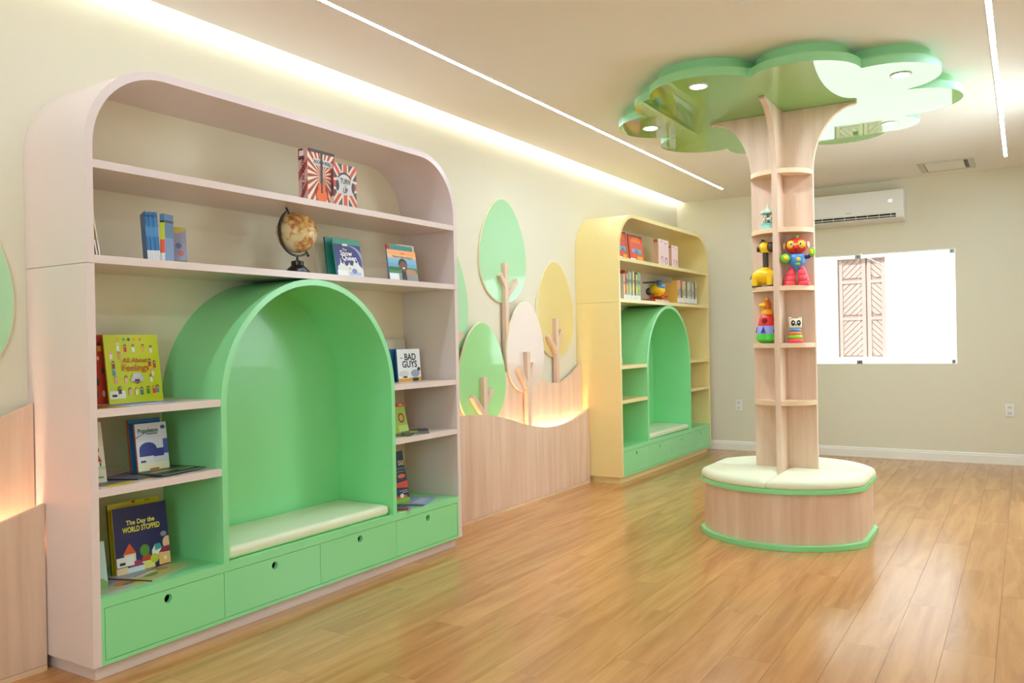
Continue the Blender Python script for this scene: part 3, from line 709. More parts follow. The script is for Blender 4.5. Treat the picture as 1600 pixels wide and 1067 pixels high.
# ---- left bay, upper short shelf
book('red picture book half hidden behind the lime-yellow cover', (0.145, 0.118, L1), 0.16, 0.268, 0.010, (192, 58, 42), tilt=6, art=[((60, 36, 30), ell(0.55, 0.86, 0.05, 0.04)), ((222, 170, 60), rect(0.5, 0.76, 0.6, 0.84)), ((60, 60, 40), ell(0.45, 0.32, 0.04, 0.06)), ((90, 70, 40), ell(0.6, 0.48, 0.04, 0.05)), ((232, 190, 160), ell(0.5, 0.66, 0.03, 0.03)), ((60, 80, 40), ell(0.4, 0.14, 0.04, 0.05)), ((232, 190, 160), ell(0.58, 0.15, 0.04, 0.05))])
LIME = (204, 214, 24)
fa = [((236, 234, 226), rect(0.02, 0.07, 0.30, 0.18)), ((40, 40, 44), rect(0.06, 0.095, 0.15, 0.13))]
for u, v, c in ((0.25, .93, (224, 170, 90)), (0.36, .93, (90, 190, 80)), (0.45, .93, (40, 90, 150)), (0.55, .93, (236, 160, 60)), (0.66, .93, (236, 130, 70))): fa.append((c, ell(u, v, 0.028, 0.024)))
rnd = random.Random(3)
for u, v, c1_, c2_ in ((.24, .82, WHT, WHT), (.37, .80, (206, 60, 50), (60, 40, 36)), (.52, .80, WHT, (90, 60, 40)), (.70, .80, (230, 180, 60), (60, 50, 40)), (.85, .78, (240, 236, 220), (40, 36, 36)), (.10, .70, WHT, (226, 180, 140)), (.25, .69, (224, 150, 130), (190, 110, 70)), (.80, .58, (206, 40, 60), (40, 30, 30)), (.89, .55, (206, 60, 60), (30, 30, 30)), (.13, .56, (120, 80, 40), (90, 60, 40)), (.13, .46, (60, 150, 190), (50, 120, 160)), (.15, .34, (232, 160, 150), (210, 130, 110)), (.33, .34, (232, 190, 140), (60, 40, 34)), (.80, .34, WHT, (80, 40, 40)), (.84, .43, (240, 220, 200), (220, 160, 150)), (.38, .16, (220, 170, 150), (110, 80, 60)), (.50, .16, (240, 220, 190), (206, 110, 60)), (.60, .16, (40, 130, 130), (50, 40, 40)), (.72, .17, (60, 140, 60), (40, 34, 34)), (.83, .17, (214, 60, 70), (210, 130, 60)), (.90, .18, (120, 140, 180), (40, 34, 34)), (.20, .19, (70, 60, 56), (60, 44, 40))):
    fa.append((c1_, rect(u - .025, v - .055, u + .025, v + .02))); fa.append((c2_, ell(u, v + .035, .026, .024, 10))); fa.append(((228, 186, 150), ell(u, v + .028, .016, .016, 8)))
fa += [((196, 206, 216), [(0.40, 0.31), (0.47, 0.43), (0.60, 0.43), (0.67, 0.31)]), ((60, 60, 130), ell(0.53, 0.31, 0.05, 0.04)), ((230, 110, 40), rect(0.47, 0.285, 0.60, 0.30)), ((236, 200, 160), ell(0.53, 0.36, 0.03, 0.025))]
book('lime-yellow picture book covered in small figures, on the upper short shelf', (0.176, 0.212, L1), 0.232, 0.268, 0.008, LIME, (170, 180, 20), tilt=8, art=fa,
     titles=[('All About', 0.52, 0.615, 0.027, (206, 84, 26), {'bold': 0.0004, 'shear': 0.1}), ('Feelings', 0.52, 0.505, 0.037, (206, 84, 26), {'bold': 0.0005, 'shear': 0.1})])
def flat(label, x, y, w, h, z, th, yaw, cover, art=(), spine=None, group=None, name='picture_book'):
    """book lying on its back cover; (x,y) is its centre"""
    t = book(label, (0, 0, 0), w, h, th, cover, spine, 90, yaw, art=art, group=group, name=name)
    M = t.rotation_euler.to_matrix()
    c = M @ Vector((-th, w / 2, h / 2))
    t.location = (x - c.x, y - c.y, z + 0.0003)
    return t
flat('thin blue and white picture book lying flat before the lime-yellow cover', 0.278, 0.262, 0.24, 0.16, L1, 0.012, 7, (120, 150, 210), [((230, 190, 60), rect(0, 0, 0.06, 1)), ((214, 222, 240), rect(0.1, 0.1, 0.9, 0.4))], (120, 150, 210))
flat('thin red-brown picture book lying flat at the left end of the upper short shelf', 0.29, 0.105, 0.12, 0.19, L1, 0.006, -3, (150, 70, 50), [((200, 150, 60), rect(0, 0, 1, 0.2))])
# ---- left bay, lower short shelf
book('blue and orange reader standing behind the pale couch cover', (0.175, 0.300, L2), 0.140, 0.212, 0.012, (40, 116, 176), (190, 84, 36), tilt=6, art=[((30, 90, 150), rect(0, 0.9, 1, 0.93))])
book('pale reader with a blue couch on its cover, on the lower short shelf', (0.215, 0.302, L2), 0.138, 0.196, 0.010, (214, 218, 232), (196, 90, 50), tilt=7, art=[
    ((234, 232, 196), rect(0, 0, 1, 0.20)), ((150, 160, 200), [(0, 0.70), (0.3, 0.80), (0.3, 0.82), (0, 0.74)]), ((46, 56, 140), ell(0.36, 0.48, 0.28, 0.14)), ((46, 56, 140), rect(0.08, 0.32, 0.85, 0.48)), ((70, 80, 160), rect(0.85, 0.36, 1, 0.66)), ((60, 90, 150), ell(0.88, 0.90, 0.08, 0.04)), ((226, 226, 230), rect(0.03, 0.20, 0.52, 0.34)), ((60, 60, 70), rect(0.10, 0.22, 0.26, 0.26)), ((190, 50, 40), rect(0.36, 0.06, 0.66, 0.09)), ((70, 70, 96), rect(0.36, 0.775, 0.70, 0.795))],
    titles=[('Poppleton', 0.40, 0.85, 0.024, (50, 104, 52), {'bold': 0.0006, 'squeeze': 0.9})])
book('white picture book with a girl in red, leaning in the left bay', (0.245, 0.040, L2), 0.105, 0.225, 0.006, (228, 226, 210), tilt=12, yaw=-8, art=[((90, 50, 36), ell(0.72, 0.54, 0.12, 0.07)), ((232, 190, 150), ell(0.72, 0.53, 0.07, 0.045)), ((200, 50, 44), [(0.62, 0.34), (0.9, 0.34), (0.78, 0.48), (0.68, 0.48)]), ((40, 40, 40), rect(0.66, 0.27, 0.70, 0.33)), ((40, 40, 40), rect(0.82, 0.27, 0.86, 0.33)), ((190, 214, 180), rect(0, 0.22, 1, 0.26)), ((96, 136, 66), rect(0.35, 0.075, 0.9, 0.10))],
     titles=[('ie', 0.70, 0.80, 0.05, (50, 46, 50), {'bold': 0.0005})])
flat('yellow and grey magazine lying flat at the left of the lower short shelf', 0.285, 0.165, 0.20, 0.15, L2, 0.005, 12, (214, 196, 60), [((140, 140, 150), rect(0, 0.3, 0.8, 1)), ((230, 226, 220), rect(0.6, 0.0, 0.75, 0.3))])
flat('slate-violet magazine lying under the dark green one', 0.225, 0.285, 0.22, 0.15, L2 + 0.0055, 0.004, 24, (120, 116, 140), [((60, 50, 90), rect(0, 0, 1, 0.1))], (40, 34, 60))
flat('dark green magazine, topmost of the pile before the couch cover', 0.265, 0.395, 0.22, 0.17, L2 + 0.010, 0.005, 8, (52, 70, 56), [((190, 180, 90), rect(0.1, 0.35, 0.55, 0.55)), ((90, 140, 70), rect(0.5, 0.3, 0.95, 0.6)), ((150, 190, 160), rect(0.6, 0.2, 0.9, 0.32)), ((120, 110, 60), ell(0.4, 0.7, 0.12, 0.1))])
# ---- left bay, bench top
book('yellow-topped picture book behind the navy village cover', (0.150, 0.226, ZB), 0.222, 0.272, 0.008, (222, 200, 30), (30, 30, 30), tilt=6, art=[((190, 50, 40), ell(0.5, 0.985, 0.035, 0.02)), ((120, 110, 30), rect(0.72, 0.97, 0.82, 0.985))])
book('navy picture book with a village of little houses on the bench top', (0.188, 0.222, ZB), 0.226, 0.258, 0.008, (34, 34, 92), (214, 196, 60), tilt=7, yaw=-3, art=[
    ((230, 220, 196), rect(0.15, 0.14, 0.36, 0.30)), ((222, 84, 36), [(0.13, 0.30), (0.26, 0.46), (0.37, 0.30)]), ((80, 140, 50), ell(0.53, 0.31, 0.09, 0.09)), ((206, 64, 36), [(0.46, 0.16), (0.64, 0.16), (0.62, 0.24), (0.48, 0.22)]), ((236, 236, 230), [(0.66, 0.2), (0.84, 0.2), (0.84, 0.30), (0.72, 0.36), (0.66, 0.28)]), ((60, 160, 170), [(0.72, 0.27), (0.86, 0.29), (0.82, 0.37), (0.72, 0.37)]),
    ((236, 190, 160), ell(0.97, 0.36, 0.10, 0.10)), ((150, 34, 84), [(0.78, 0.22), (1.0, 0.24), (1.0, 0.31), (0.86, 0.30)]), ((240, 190, 120), rect(0.78, 0.04, 1.0, 0.22)), ((236, 226, 130), rect(0.40, 0.03, 0.70, 0.15)), ((196, 206, 60), ell(0.70, 0.16, 0.08, 0.07)), ((160, 50, 110), [(0.22, 0.10), (0.50, 0.10), (0.42, 0.19), (0.30, 0.18)]), ((206, 230, 226), rect(0.20, 0.0, 0.50, 0.10)), ((236, 214, 170), rect(0.0, 0.0, 0.20, 0.12)), ((236, 236, 230), rect(0.01, 0.13, 0.32, 0.27)), ((40, 40, 44), rect(0.06, 0.155, 0.16, 0.195)), ((140, 140, 150), ell(0.90, 0.50, 0.06, 0.04)), ((236, 236, 220), ell(0.90, 0.13, 0.03, 0.03))],
    titles=[('The Day the', 0.49, 0.76, 0.026, (232, 226, 120), {'bold': 0.0006, 'squeeze': 0.9}), ('WORLD STOPPED', 0.50, 0.655, 0.029, (232, 226, 70), {'bold': 0.0007, 'squeeze': 0.66})])
book('pale blue picture book leaning at the left end of the bench top', (0.262, 0.044, ZB), 0.088, 0.17, 0.006, (190, 214, 214), tilt=12, yaw=-10, art=[((130, 180, 110), ell(0.4, 0.0, 0.7, 0.26)), ((60, 90, 100), rect(0.2, 0.55, 0.7, 0.57)), ((60, 90, 100), rect(0.2, 0.62, 0.75, 0.64))])
cartoon = [((170, 176, 196), rect(0, 0.55, 1, 1)), ((190, 200, 130), rect(0, 0, 1, 0.45)), ((206, 130, 70), ell(0.65, 0.35, 0.12, 0.1)), ((120, 160, 80), ell(0.3, 0.3, 0.15, 0.12)), ((226, 220, 196), rect(0.05, 0.35, 0.5, 0.55)), ((60, 60, 60), rect(0.1, 0.5, 0.9, 0.53))]
flat('landscape picture book lying flat under its twin at the bench end', 0.265, 0.165, 0.21, 0.17, ZB, 0.005, 14, (190, 196, 170), [((214, 140, 70), ell(0.6, 0.4, 0.2, 0.15)), ((96, 130, 120), ell(0.65, 0.3, 0.15, 0.08)), ((160, 170, 180), rect(0, 0.6, 1, 1)), ((200, 210, 90), rect(0.5, 0, 1, 0.15))], (120, 60, 50))
flat('landscape picture book lying on top, before the navy village cover', 0.225, 0.335, 0.24, 0.19, ZB + 0.0055, 0.006, 20, (180, 186, 150), cartoon, (130, 60, 50))
# ---- right bay
book('tall white picture book at the back of the right bay', (0.055, 1.966, L1), 0.19, 0.236, 0.008, (226, 220, 204), tilt=5)
book('lime-green reader behind the white cover in the right bay', (0.178, 1.79, L1), 0.06, 0.180, 0.012, (140, 170, 40), (120, 150, 40), tilt=3)
book('blue-spined reader just behind the white bold-title cover', (0.203, 1.826, L1), 0.12, 0.182, 0.022, (44, 100, 160), (40, 96, 156), tilt=3)
book('white reader with bold black brush lettering in the right bay', (0.232, 1.858, L1), 0.200, 0.180, 0.012, (232, 234, 236), (60, 120, 176), tilt=4, art=[((226, 160, 50), rect(0, 0, 1, 0.12)), ((232, 234, 236), rect(0, 0.10, 0.5, 0.22)), ((206, 206, 204), ell(0.25, 0.24, 0.22, 0.10)), ((150, 160, 180), ell(0.75, 0.24, 0.2, 0.12)), ((40, 40, 44), rect(0.62, 0.0, 0.88, 0.10)), ((44, 44, 48), ell(0.91, 0.37, 0.07, 0.06)), ((40, 36, 36), ell(0.3, 0.14, 0.10, 0.03))],
     titles=[('the', 0.18, 0.73, 0.014, (70, 70, 76)), ('BAD', 0.56, 0.745, 0.052, (44, 46, 52), {'bold': 0.0012}), ('GUYS', 0.52, 0.52, 0.052, (44, 46, 52), {'bold': 0.0012})])
book('yellow and navy picture book at the back of the lower right bay', (0.175, 1.74, L2), 0.175, 0.225, 0.008, (214, 180, 50), tilt=7, art=[((40, 50, 70), rect(0.5, 0.55, 1, 0.92)), ((206, 60, 50), rect(0.8, 0.9, 1, 1))])
book('lime picture book with a red title strip in the lower right bay', (0.228, 1.74, L2), 0.205, 0.165, 0.008, (164, 196, 60), tilt=13, art=[((206, 50, 50), rect(0.3, 0.88, 1, 1)), ((150, 40, 40), ell(0.78, 0.50, 0.13, 0.17)), ((206, 180, 60), ell(0.78, 0.50, 0.08, 0.11)), ((200, 220, 110), rect(0.6, 0.0, 1, 0.25))], titles=[('INA', 0.85, 0.94, 0.017, WHT, {'bold': 0.0004})])
flat('dark comic magazine lying flat on the lower right shelf', 0.255, 1.835, 0.24, 0.16, L2, 0.005, 26, (60, 66, 60), [((170, 190, 60), rect(0.3, 0.1, 0.7, 0.3)), ((150, 160, 160), rect(0.1, 0.5, 0.9, 0.7)), ((206, 170, 60), ell(0.4, 0.5, 0.15, 0.1))])
flat('grey comic magazine fanned over the dark one on the lower right shelf', 0.265, 1.95, 0.22, 0.15, L2 + 0.0056, 0.004, 40, (110, 120, 116), [((190, 196, 70), rect(0.1, 0.4, 0.5, 0.7)), ((50, 56, 60), rect(0.5, 0.0, 1, 0.4))])
book('navy picture book with a red rocket strip on the right bench top', (0.245, 1.72, ZB), 0.205, 0.285, 0.012, (34, 40, 66), (26, 30, 50), tilt=11, art=[((226, 110, 50), ell(0.80, 0.52, 0.16, 0.04)), ((214, 70, 44), [(0.55, 0.40), (1.0, 0.42), (1.0, 0.28), (0.55, 0.32)]), ((110, 190, 50), rect(0, 0, 1, 0.10)), ((214, 90, 50), rect(0.4, 0.10, 0.9, 0.15)), ((232, 232, 230), ell(0.70, 0.15, 0.08, 0.04)), ((80, 130, 90), rect(0.6, 0.655, 0.98, 0.675)), ((110, 130, 150), rect(0.6, 0.60, 0.95, 0.615)), ((200, 160, 150), rect(0.62, 0.235, 0.95, 0.25)), ((180, 190, 210), rect(0.72, 0.20, 0.98, 0.212))],
     titles=[('DLE', 0.86, 0.77, 0.034, (236, 214, 170), {'bold': 0.0007, 'squeeze': 0.8})])
flat('yellow comic picture book lying flat on the right bench top', 0.205, 1.895, 0.24, 0.17, ZB, 0.005, 16, (226, 190, 80), [((200, 110, 60), ell(0.3, 0.4, 0.08, 0.1)), ((206, 150, 60), ell(0.5, 0.5, 0.08, 0.1)), ((110, 150, 70), rect(0.6, 0, 1, 0.15)), ((170, 90, 60), ell(0.7, 0.45, 0.07, 0.08))])
flat('blue patterned picture book lying flat beside the yellow one', 0.275, 1.925, 0.26, 0.17, ZB + 0.0055, 0.004, 22, (150, 172, 206), [((206, 170, 90), ell(0.35, 0.75, 0.15, 0.12)), ((190, 200, 220), rect(0.3, 0.2, 0.9, 0.5)), ((70, 70, 76), rect(0, 0, 0.15, 1))])
flat('grey and red magazine at the front of the right bench top', 0.305, 1.755, 0.17, 0.13, ZB + 0.0, 0.004, 34, (170, 170, 166), [((120, 50, 40), rect(0.1, 0.1, 0.5, 0.9)), ((96, 96, 90), rect(0.6, 0.2, 0.9, 0.8))])

# ---- far bookcase
for (x, y0, w, h, lab) in ((0.30, 4.640, 0.19, 0.245, 'red picture book at the left end of the yellow bookcase top shelf'), (0.315, 4.842, 0.30, 0.232, 'wide red picture book with a town scene on the yellow bookcase top shelf')):
    book(lab, (x, y0, S1), w, h, 0.012, (222, 84, 64), (190, 60, 50), tilt=6, art=[((236, 130, 70), ell(0.5, 0.78, 0.36, 0.16)), ((160, 90, 80), rect(0, 0.93, 1, 1)), ((220, 100, 84), rect(0.1, 0.5, 0.9, 0.72)), ((130, 170, 190), rect(0.15, 0.34, 0.85, 0.48)), ((70, 120, 190), ell(0.5, 0.38, 0.12, 0.06)), ((236, 170, 50), rect(0.5, 0.0, 0.9, 0.22)), ((236, 232, 226), rect(0.02, 0.0, 0.4, 0.12)), ((90, 160, 110), ell(0.7, 0.32, 0.12, 0.06))])
for (x, y0, w, h, lab) in ((0.342, 5.402, 0.255, 0.240, 'taller pink box book with tan spine in the yellow bookcase'), (0.352, 5.705, 0.165, 0.207, 'smaller pink box book with tan spine in the yellow bookcase')):
    book(lab, (x, y0, S1), w, h, 0.05, (236, 206, 198), (206, 164, 128), name='box_book', art=[((206, 140, 150), ell(0.35, 0.25, 0.14, 0.14)), ((236, 206, 198), ell(0.35, 0.22, 0.08, 0.1)), ((180, 110, 150), ell(0.75, 0.22, 0.14, 0.14)), ((236, 214, 206), ell(0.75, 0.2, 0.07, 0.09)), ((206, 150, 140), rect(0.2, 0.9, 0.4, 0.95)), ((150, 120, 130), rect(0.6, 0.85, 0.8, 0.88))], sart=[((176, 96, 76), ell(0.5, 0.92, 0.4, 0.06))])
rowc = [((224, 214, 196), 'off-white'), ((206, 66, 54), 'red'), ((206, 190, 150), 'sand'), ((150, 170, 120), 'sage'), ((190, 206, 190), 'pale green'), ((110, 140, 110), 'dull green'), ((230, 216, 170), 'cream'), ((96, 66, 44), 'brown'), ((236, 200, 110), 'yellow'), ((120, 180, 110), 'leaf-green'), ((150, 180, 190), 'grey-blue')]
y = 4.690
for i, (c, nm) in enumerate(rowc):
    th_ = 0.030 if i else 0.026
    book('%s spine-out reader in the row by the toy helicopter' % nm, (0.325, y, S2), 0.15, 0.245 - 0.012 * (i % 3) + (0.014 if i == 1 else (-0.03 if i == 0 else 0)), th_, c, c, yaw=90, name='row_book', group='row of readers left of the toy helicopter',
         sart=[((234, 230, 222), rect(0, 0.03, 1, 0.18)), ((min(255, c[0] + 30), min(255, c[1] + 20), c[2] // 2), rect(0.1, 0.3 + 0.05 * (i % 4), 0.9, 0.5)), ((c[0] // 2, c[1] // 2, c[2] // 2), rect(0.2, 0.6, 0.8, 0.7 + 0.05 * (i % 3)))])
    y += th_ + 0.003
rowd = [((236, 186, 90), 'amber'), ((186, 196, 200), 'silver'), ((224, 70, 84), 'coral'), ((236, 206, 110), 'butter'), ((206, 206, 204), 'light grey'), ((120, 110, 100), 'taupe'), ((226, 220, 150), 'lemon'), ((200, 196, 210), 'lavender'), ((150, 170, 130), 'olive'), ((216, 210, 196), 'ivory'), ((110, 96, 90), 'umber'), ((220, 214, 170), 'straw')]
y = 5.925
for i, (c, nm) in enumerate(rowd):
    th_ = 0.043
    book('%s spine-out reader in the row right of the toy helicopter' % nm, (0.335, y, S2), 0.15, 0.222 + 0.006 * ((i * 7) % 3), th_, c, c, yaw=90, name='row_book', group='row of readers right of the toy helicopter',
         sart=[((236, 234, 232), rect(0, 0.06, 1, 0.26)), ((c[0] // 2 + 30, c[1] // 2 + 30, c[2] // 2 + 20), rect(0.25, 0.36, 0.75, 0.62 + 0.06 * (i % 3))), ((60, 66, 90), rect(0.1, 0.0, 0.9, 0.05)) if i != 2 else ((66, 74, 110), rect(0, 0.26, 1, 0.62))])
    y += th_ + 0.003
flat('brown book lying flat under the toy helicopter', 0.275, 5.33, 0.30, 0.17, S2, 0.022, 6, (110, 92, 80), [], (96, 80, 70))
flat('pink and white book lying flat beside the brown one', 0.285, 5.60, 0.24, 0.17, S2, 0.024, -4, (232, 150, 170), [((240, 220, 226), rect(0.1, 0.1, 0.9, 0.9))], (240, 200, 210))
flat('red book lying on top, right under the toy helicopter', 0.27, 5.47, 0.40, 0.15, S2 + 0.0247, 0.020, 3, (214, 84, 54), [], (190, 60, 44))
book('beige picture book leaning in the left bay of the yellow bookcase', (0.18, 4.79, L1), 0.26, 0.24, 0.010, (206, 186, 150), tilt=9, yaw=4, art=[((170, 120, 90), ell(0.8, 0.75, 0.08, 0.08)), ((150, 150, 150), rect(0.3, 0.2, 0.9, 0.4))])

# ------------------------------------------------------------------ globe
GX, GY = 0.26, 1.105
t = thing('desk_globe', 'antique-coloured desk globe on a dark stand on the second shelf', 'globe', (GX, GY, S2))
gmm = bpy.data.materials.new('antique_map'); gmm.use_nodes = True
nt = gmm.node_tree; b_ = nt.nodes['Principled BSDF']; tc = nt.nodes.new('ShaderNodeTexCoord')
n1 = nt.nodes.new('ShaderNodeTexNoise'); n1.inputs['Scale'].default_value = 9.0; n1.inputs['Detail'].default_value = 6
n2 = nt.nodes.new('ShaderNodeTexNoise'); n2.inputs['Scale'].default_value = 40.0; n2.inputs['Detail'].default_value = 4
r1 = nt.nodes.new('ShaderNodeValToRGB'); r1.color_ramp.elements[0].position = 0.43; r1.color_ramp.elements[0].color = (0, 0, 0, 1); r1.color_ramp.elements[1].position = 0.47; r1.color_ramp.elements[1].color = (1, 1, 1, 1)
r2 = nt.nodes.new('ShaderNodeValToRGB'); r2.color_ramp.elements[0].position = 0.35; r2.color_ramp.elements[0].color = (*lin((170, 86, 52)), 1); r2.color_ramp.elements[1].position = 0.62; r2.color_ramp.elements[1].color = (*lin((226, 196, 120)), 1)
mx = nt.nodes.new('ShaderNodeMix'); mx.data_type = 'RGBA'; mx.inputs[6].default_value = (*lin((226, 208, 160)), 1)
nt.links.new(tc.outputs['Object'], n1.inputs['Vector']); nt.links.new(tc.outputs['Object'], n2.inputs['Vector'])
nt.links.new(n1.outputs['Fac'], r1.inputs[0]); nt.links.new(n2.outputs['Fac'], r2.inputs[0]); nt.links.new(r1.outputs[0], mx.inputs[0]); nt.links.new(r2.outputs[0], mx.inputs[7]); nt.links.new(mx.outputs[2], b_.inputs['Base Color'])
b_.inputs['Roughness'].default_value = 0.25
BRZ = mat('dark_bronze', (62, 54, 46), 0.4, metal=0.3)
gz, gr = 0.197, 0.095
MB().ball((0, 0, gz), gr, n=32, k=20).build('sphere', gmm, t, smooth=60)
am = [(0.0, (gr + 0.014) * math.cos(math.radians(a)), gz + (gr + 0.014) * math.sin(math.radians(a))) for a in range(122, 303, 9)]
mer = MB()
nseg = len(am)
A = [((gr + 0.018) * math.cos(math.radians(a)), gz + (gr + 0.018) * math.sin(math.radians(a))) for a in range(118, 307, 7)]
B = [((gr + 0.009) * math.cos(math.radians(a)), gz + (gr + 0.009) * math.sin(math.radians(a))) for a in range(118, 307, 7)]
mer.band(A, B, 'x', -0.006, 0.006)
mer.build('meridian_arm', BRZ, t, bevel=0.001)
for a, r0, r1_ in ((120, gr - 0.005, gr + 0.036), (304, gr - 0.005, gr + 0.032)):
    c_, s_ = math.cos(math.radians(a)), math.sin(math.radians(a))
    MB().tube([(0, c_ * r0, gz + s_ * r0), (0, c_ * (r1_ - 0.01), gz + s_ * (r1_ - 0.01)), (0, c_ * r1_, gz + s_ * r1_)], [0.005, 0.005, 0.007], n=8).build('pivot_pin', BRZ, t, smooth=40)
MB().lathe([(0.006, 0.060), (0.006, gz - gr - 0.008)], n=12).build('stem', BRZ, t, smooth=40)
MB().lathe([(0.068, 0.0), (0.068, 0.006), (0.062, 0.012), (0.058, 0.013), (0.052, 0.022), (0.048, 0.023), (0.042, 0.032), (0.036, 0.036), (0.029, 0.044), (0.029, 0.062), (0.022, 0.064), (0.010, 0.068)], n=28).build('base', mat('black_gloss', (36, 33, 30), 0.25), t, smooth=30)

# ------------------------------------------------------------------ toys
RD, BL, GN, YL, OR = mat('toy_red', (224, 52, 48), 0.3), mat('toy_blue', (84, 150, 214), 0.3), mat('toy_green', (120, 200, 50), 0.3), mat('toy_yellow', (248, 200, 24), 0.3), mat('toy_orange', (244, 116, 36), 0.3)
BRN = mat('toy_brown', (66, 54, 44), 0.4); PKR = mat('toy_coral', (240, 76, 88), 0.3); LIL = mat('toy_lilac', (150, 160, 232), 0.35); NVY = mat('toy_navy', (48, 50, 120), 0.35); IVO = mat('toy_ivory', (236, 226, 196), 0.4)
# helicopter
t = thing('toy_helicopter', 'yellow toy helicopter with navy rotor in the yellow bookcase', 'toy', (0.275, 5.545, S2 + 0.0455), (0, 0, math.radians(-14)))
t.scale = (0.88, 0.88, 0.88)
MB().ball((0, 0, 0.085), 0.075, n=24, sc=(1.0, 1.0, 0.86)).build('fuselage', YL, t, smooth=60)
MB().lathe([(0.045, 0.0), (0.055, 0.008), (0.04, 0.03)], n=20).build('foot', YL, t, smooth=40)
MB().ball((0.030, 0.0, 0.118), 0.056, n=20, sc=(0.95, 1.0, 0.62)).build('windscreen', BL, t, smooth=60)
for dy in (-0.018, 0.018):
    e = MB().ball((0.076, dy, 0.125), 0.012, n=12, sc=(0.6, 1, 1)).build('eye', WHITEP, t, smooth=60)
    MB().ball((0.083, dy, 0.125), 0.005, n=8).build('pupil', BLACK, e, smooth=60)
MB().ball((-0.065, 0, 0.090), 0.050, n=16, sc=(0.8, 0.7, 1.1)).build('tail_cone', GN, t, smooth=60)
w_ = MB().lathe([(0.030, -0.010), (0.040, -0.004), (0.040, 0.004), (0.030, 0.010)], n=20, M=Matrix.Translation((-0.118, 0, 0.075)) @ Matrix.Rotation(math.radians(90), 4, 'X')).build('tail_rotor', NVY, t, smooth=40)
MB().lathe([(0.014, -0.013), (0.014, 0.013)], n=14, M=Matrix.Translation((-0.118, 0, 0.075)) @ Matrix.Rotation(math.radians(90), 4, 'X')).build('rotor_hub', RD, w_, smooth=40)
MB().lathe([(0.010, 0.145), (0.010, 0.172), (0.018, 0.176), (0.012, 0.186)], n=14).build('mast', NVY, t, smooth=40)
for a in (70, 190, 310):
    M = Matrix.Translation((0, 0, 0.168)) @ Matrix.Rotation(math.radians(a), 4, 'Z') @ Matrix.Rotation(math.radians(10), 4, 'X')
    q = [(0.012, -0.012), (0.05, -0.024), (0.15, -0.026), (0.175, -0.014), (0.175, 0.014), (0.15, 0.026), (0.05, 0.024), (0.012, 0.012)]
    MB().prism(q, 'z', -0.004, 0.004, M=M).build('rotor_blade', NVY if a != 70 else mat('toy_teal', (70, 124, 140), 0.35), t)
for s_ in (-1, 1):
    MB().tube([(-0.07, s_ * 0.05, 0.010), (0.07, s_ * 0.05, 0.010), (0.09, s_ * 0.05, 0.022)], 0.0095, n=8).build('skid', RD, t, smooth=40)
# carousel
t = thing('toy_carousel', 'small aqua carousel music box on the upper trunk shelf', 'toy', (1.862, 3.325, SHZ[1]))
AQ = mat('toy_aqua', (150, 206, 200), 0.35); AQD = mat('toy_aqua_deep', (70, 130, 140), 0.35)
MB().lathe([(0.043, 0.0), (0.044, 0.004), (0.041, 0.008), (0.041, 0.028), (0.044, 0.031), (0.044, 0.036)], n=28).build('base', AQ, t, smooth=30)
MB().lathe([(0.038, 0.0362), (0.036, 0.041)], n=24).build('turntable', AQD, t)
MB().lathe([(0.009, 0.0412), (0.008, 0.10)], n=14).build('pillar', AQD, t, smooth=40)
rf = MB(); n_ = 24; vv = []; ff = []
for k_, (r_, z_) in enumerate(((0.044, 0.098), (0.044, 0.108), (0.022, 0.122), (0.010, 0.134), (0.0015, 0.158))):
    for i in range(n_):
        rr = r_ * (1.0 + (0.07 if (i % 3 == 0 and k_ < 2) else 0)); a = 2 * math.pi * i / n_
        vv.append((rr * math.cos(a), rr * math.sin(a), z_))
for k_ in range(4):
    for i in range(n_): ff.append((k_ * n_ + i, k_ * n_ + (i + 1) % n_, (k_ + 1) * n_ + (i + 1) % n_, (k_ + 1) * n_ + i))
ff.append(tuple(range(n_))[::-1]); ff.append(tuple(4 * n_ + i for i in range(n_)))
rf.v = []; rf.add(vv, ff); rf.m = [i // 2 % 2 for i in range(len(ff))]
rf.build('roof', [AQ, IVO], t)
for i in range(5):
    a = math.radians(72 * i - 70); x_, y_ = 0.028 * math.cos(a), 0.028 * math.sin(a)
    h_ = MB(); M = Matrix.Translation((x_, y_, 0.064)) @ Matrix.Rotation(a + math.pi / 2, 4, 'Z')
    h_.ball((0, 0, 0), 0.010, n=10, sc=(1.3, 0.6, 0.8), M=M).tube([(0.008, 0, 0.004), (0.014, 0, 0.016)], [0.005, 0.003], n=8, M=M).ball((0.018, 0, 0.016), 0.0055, n=8, sc=(1.3, .7, .8), M=M)
    for lx in (-0.008, 0.009): h_.tube([(lx, 0, -0.004), (lx + (0.004 if lx > 0 else -0.003), 0, -0.018)], 0.0022, n=6, M=M)
    ho = h_.build('horse', IVO, t, smooth=50)
    MB().tube([(x_, y_, 0.0412), (x_, y_, 0.10)], 0.0014, n=6).build('pole', AQD, ho)
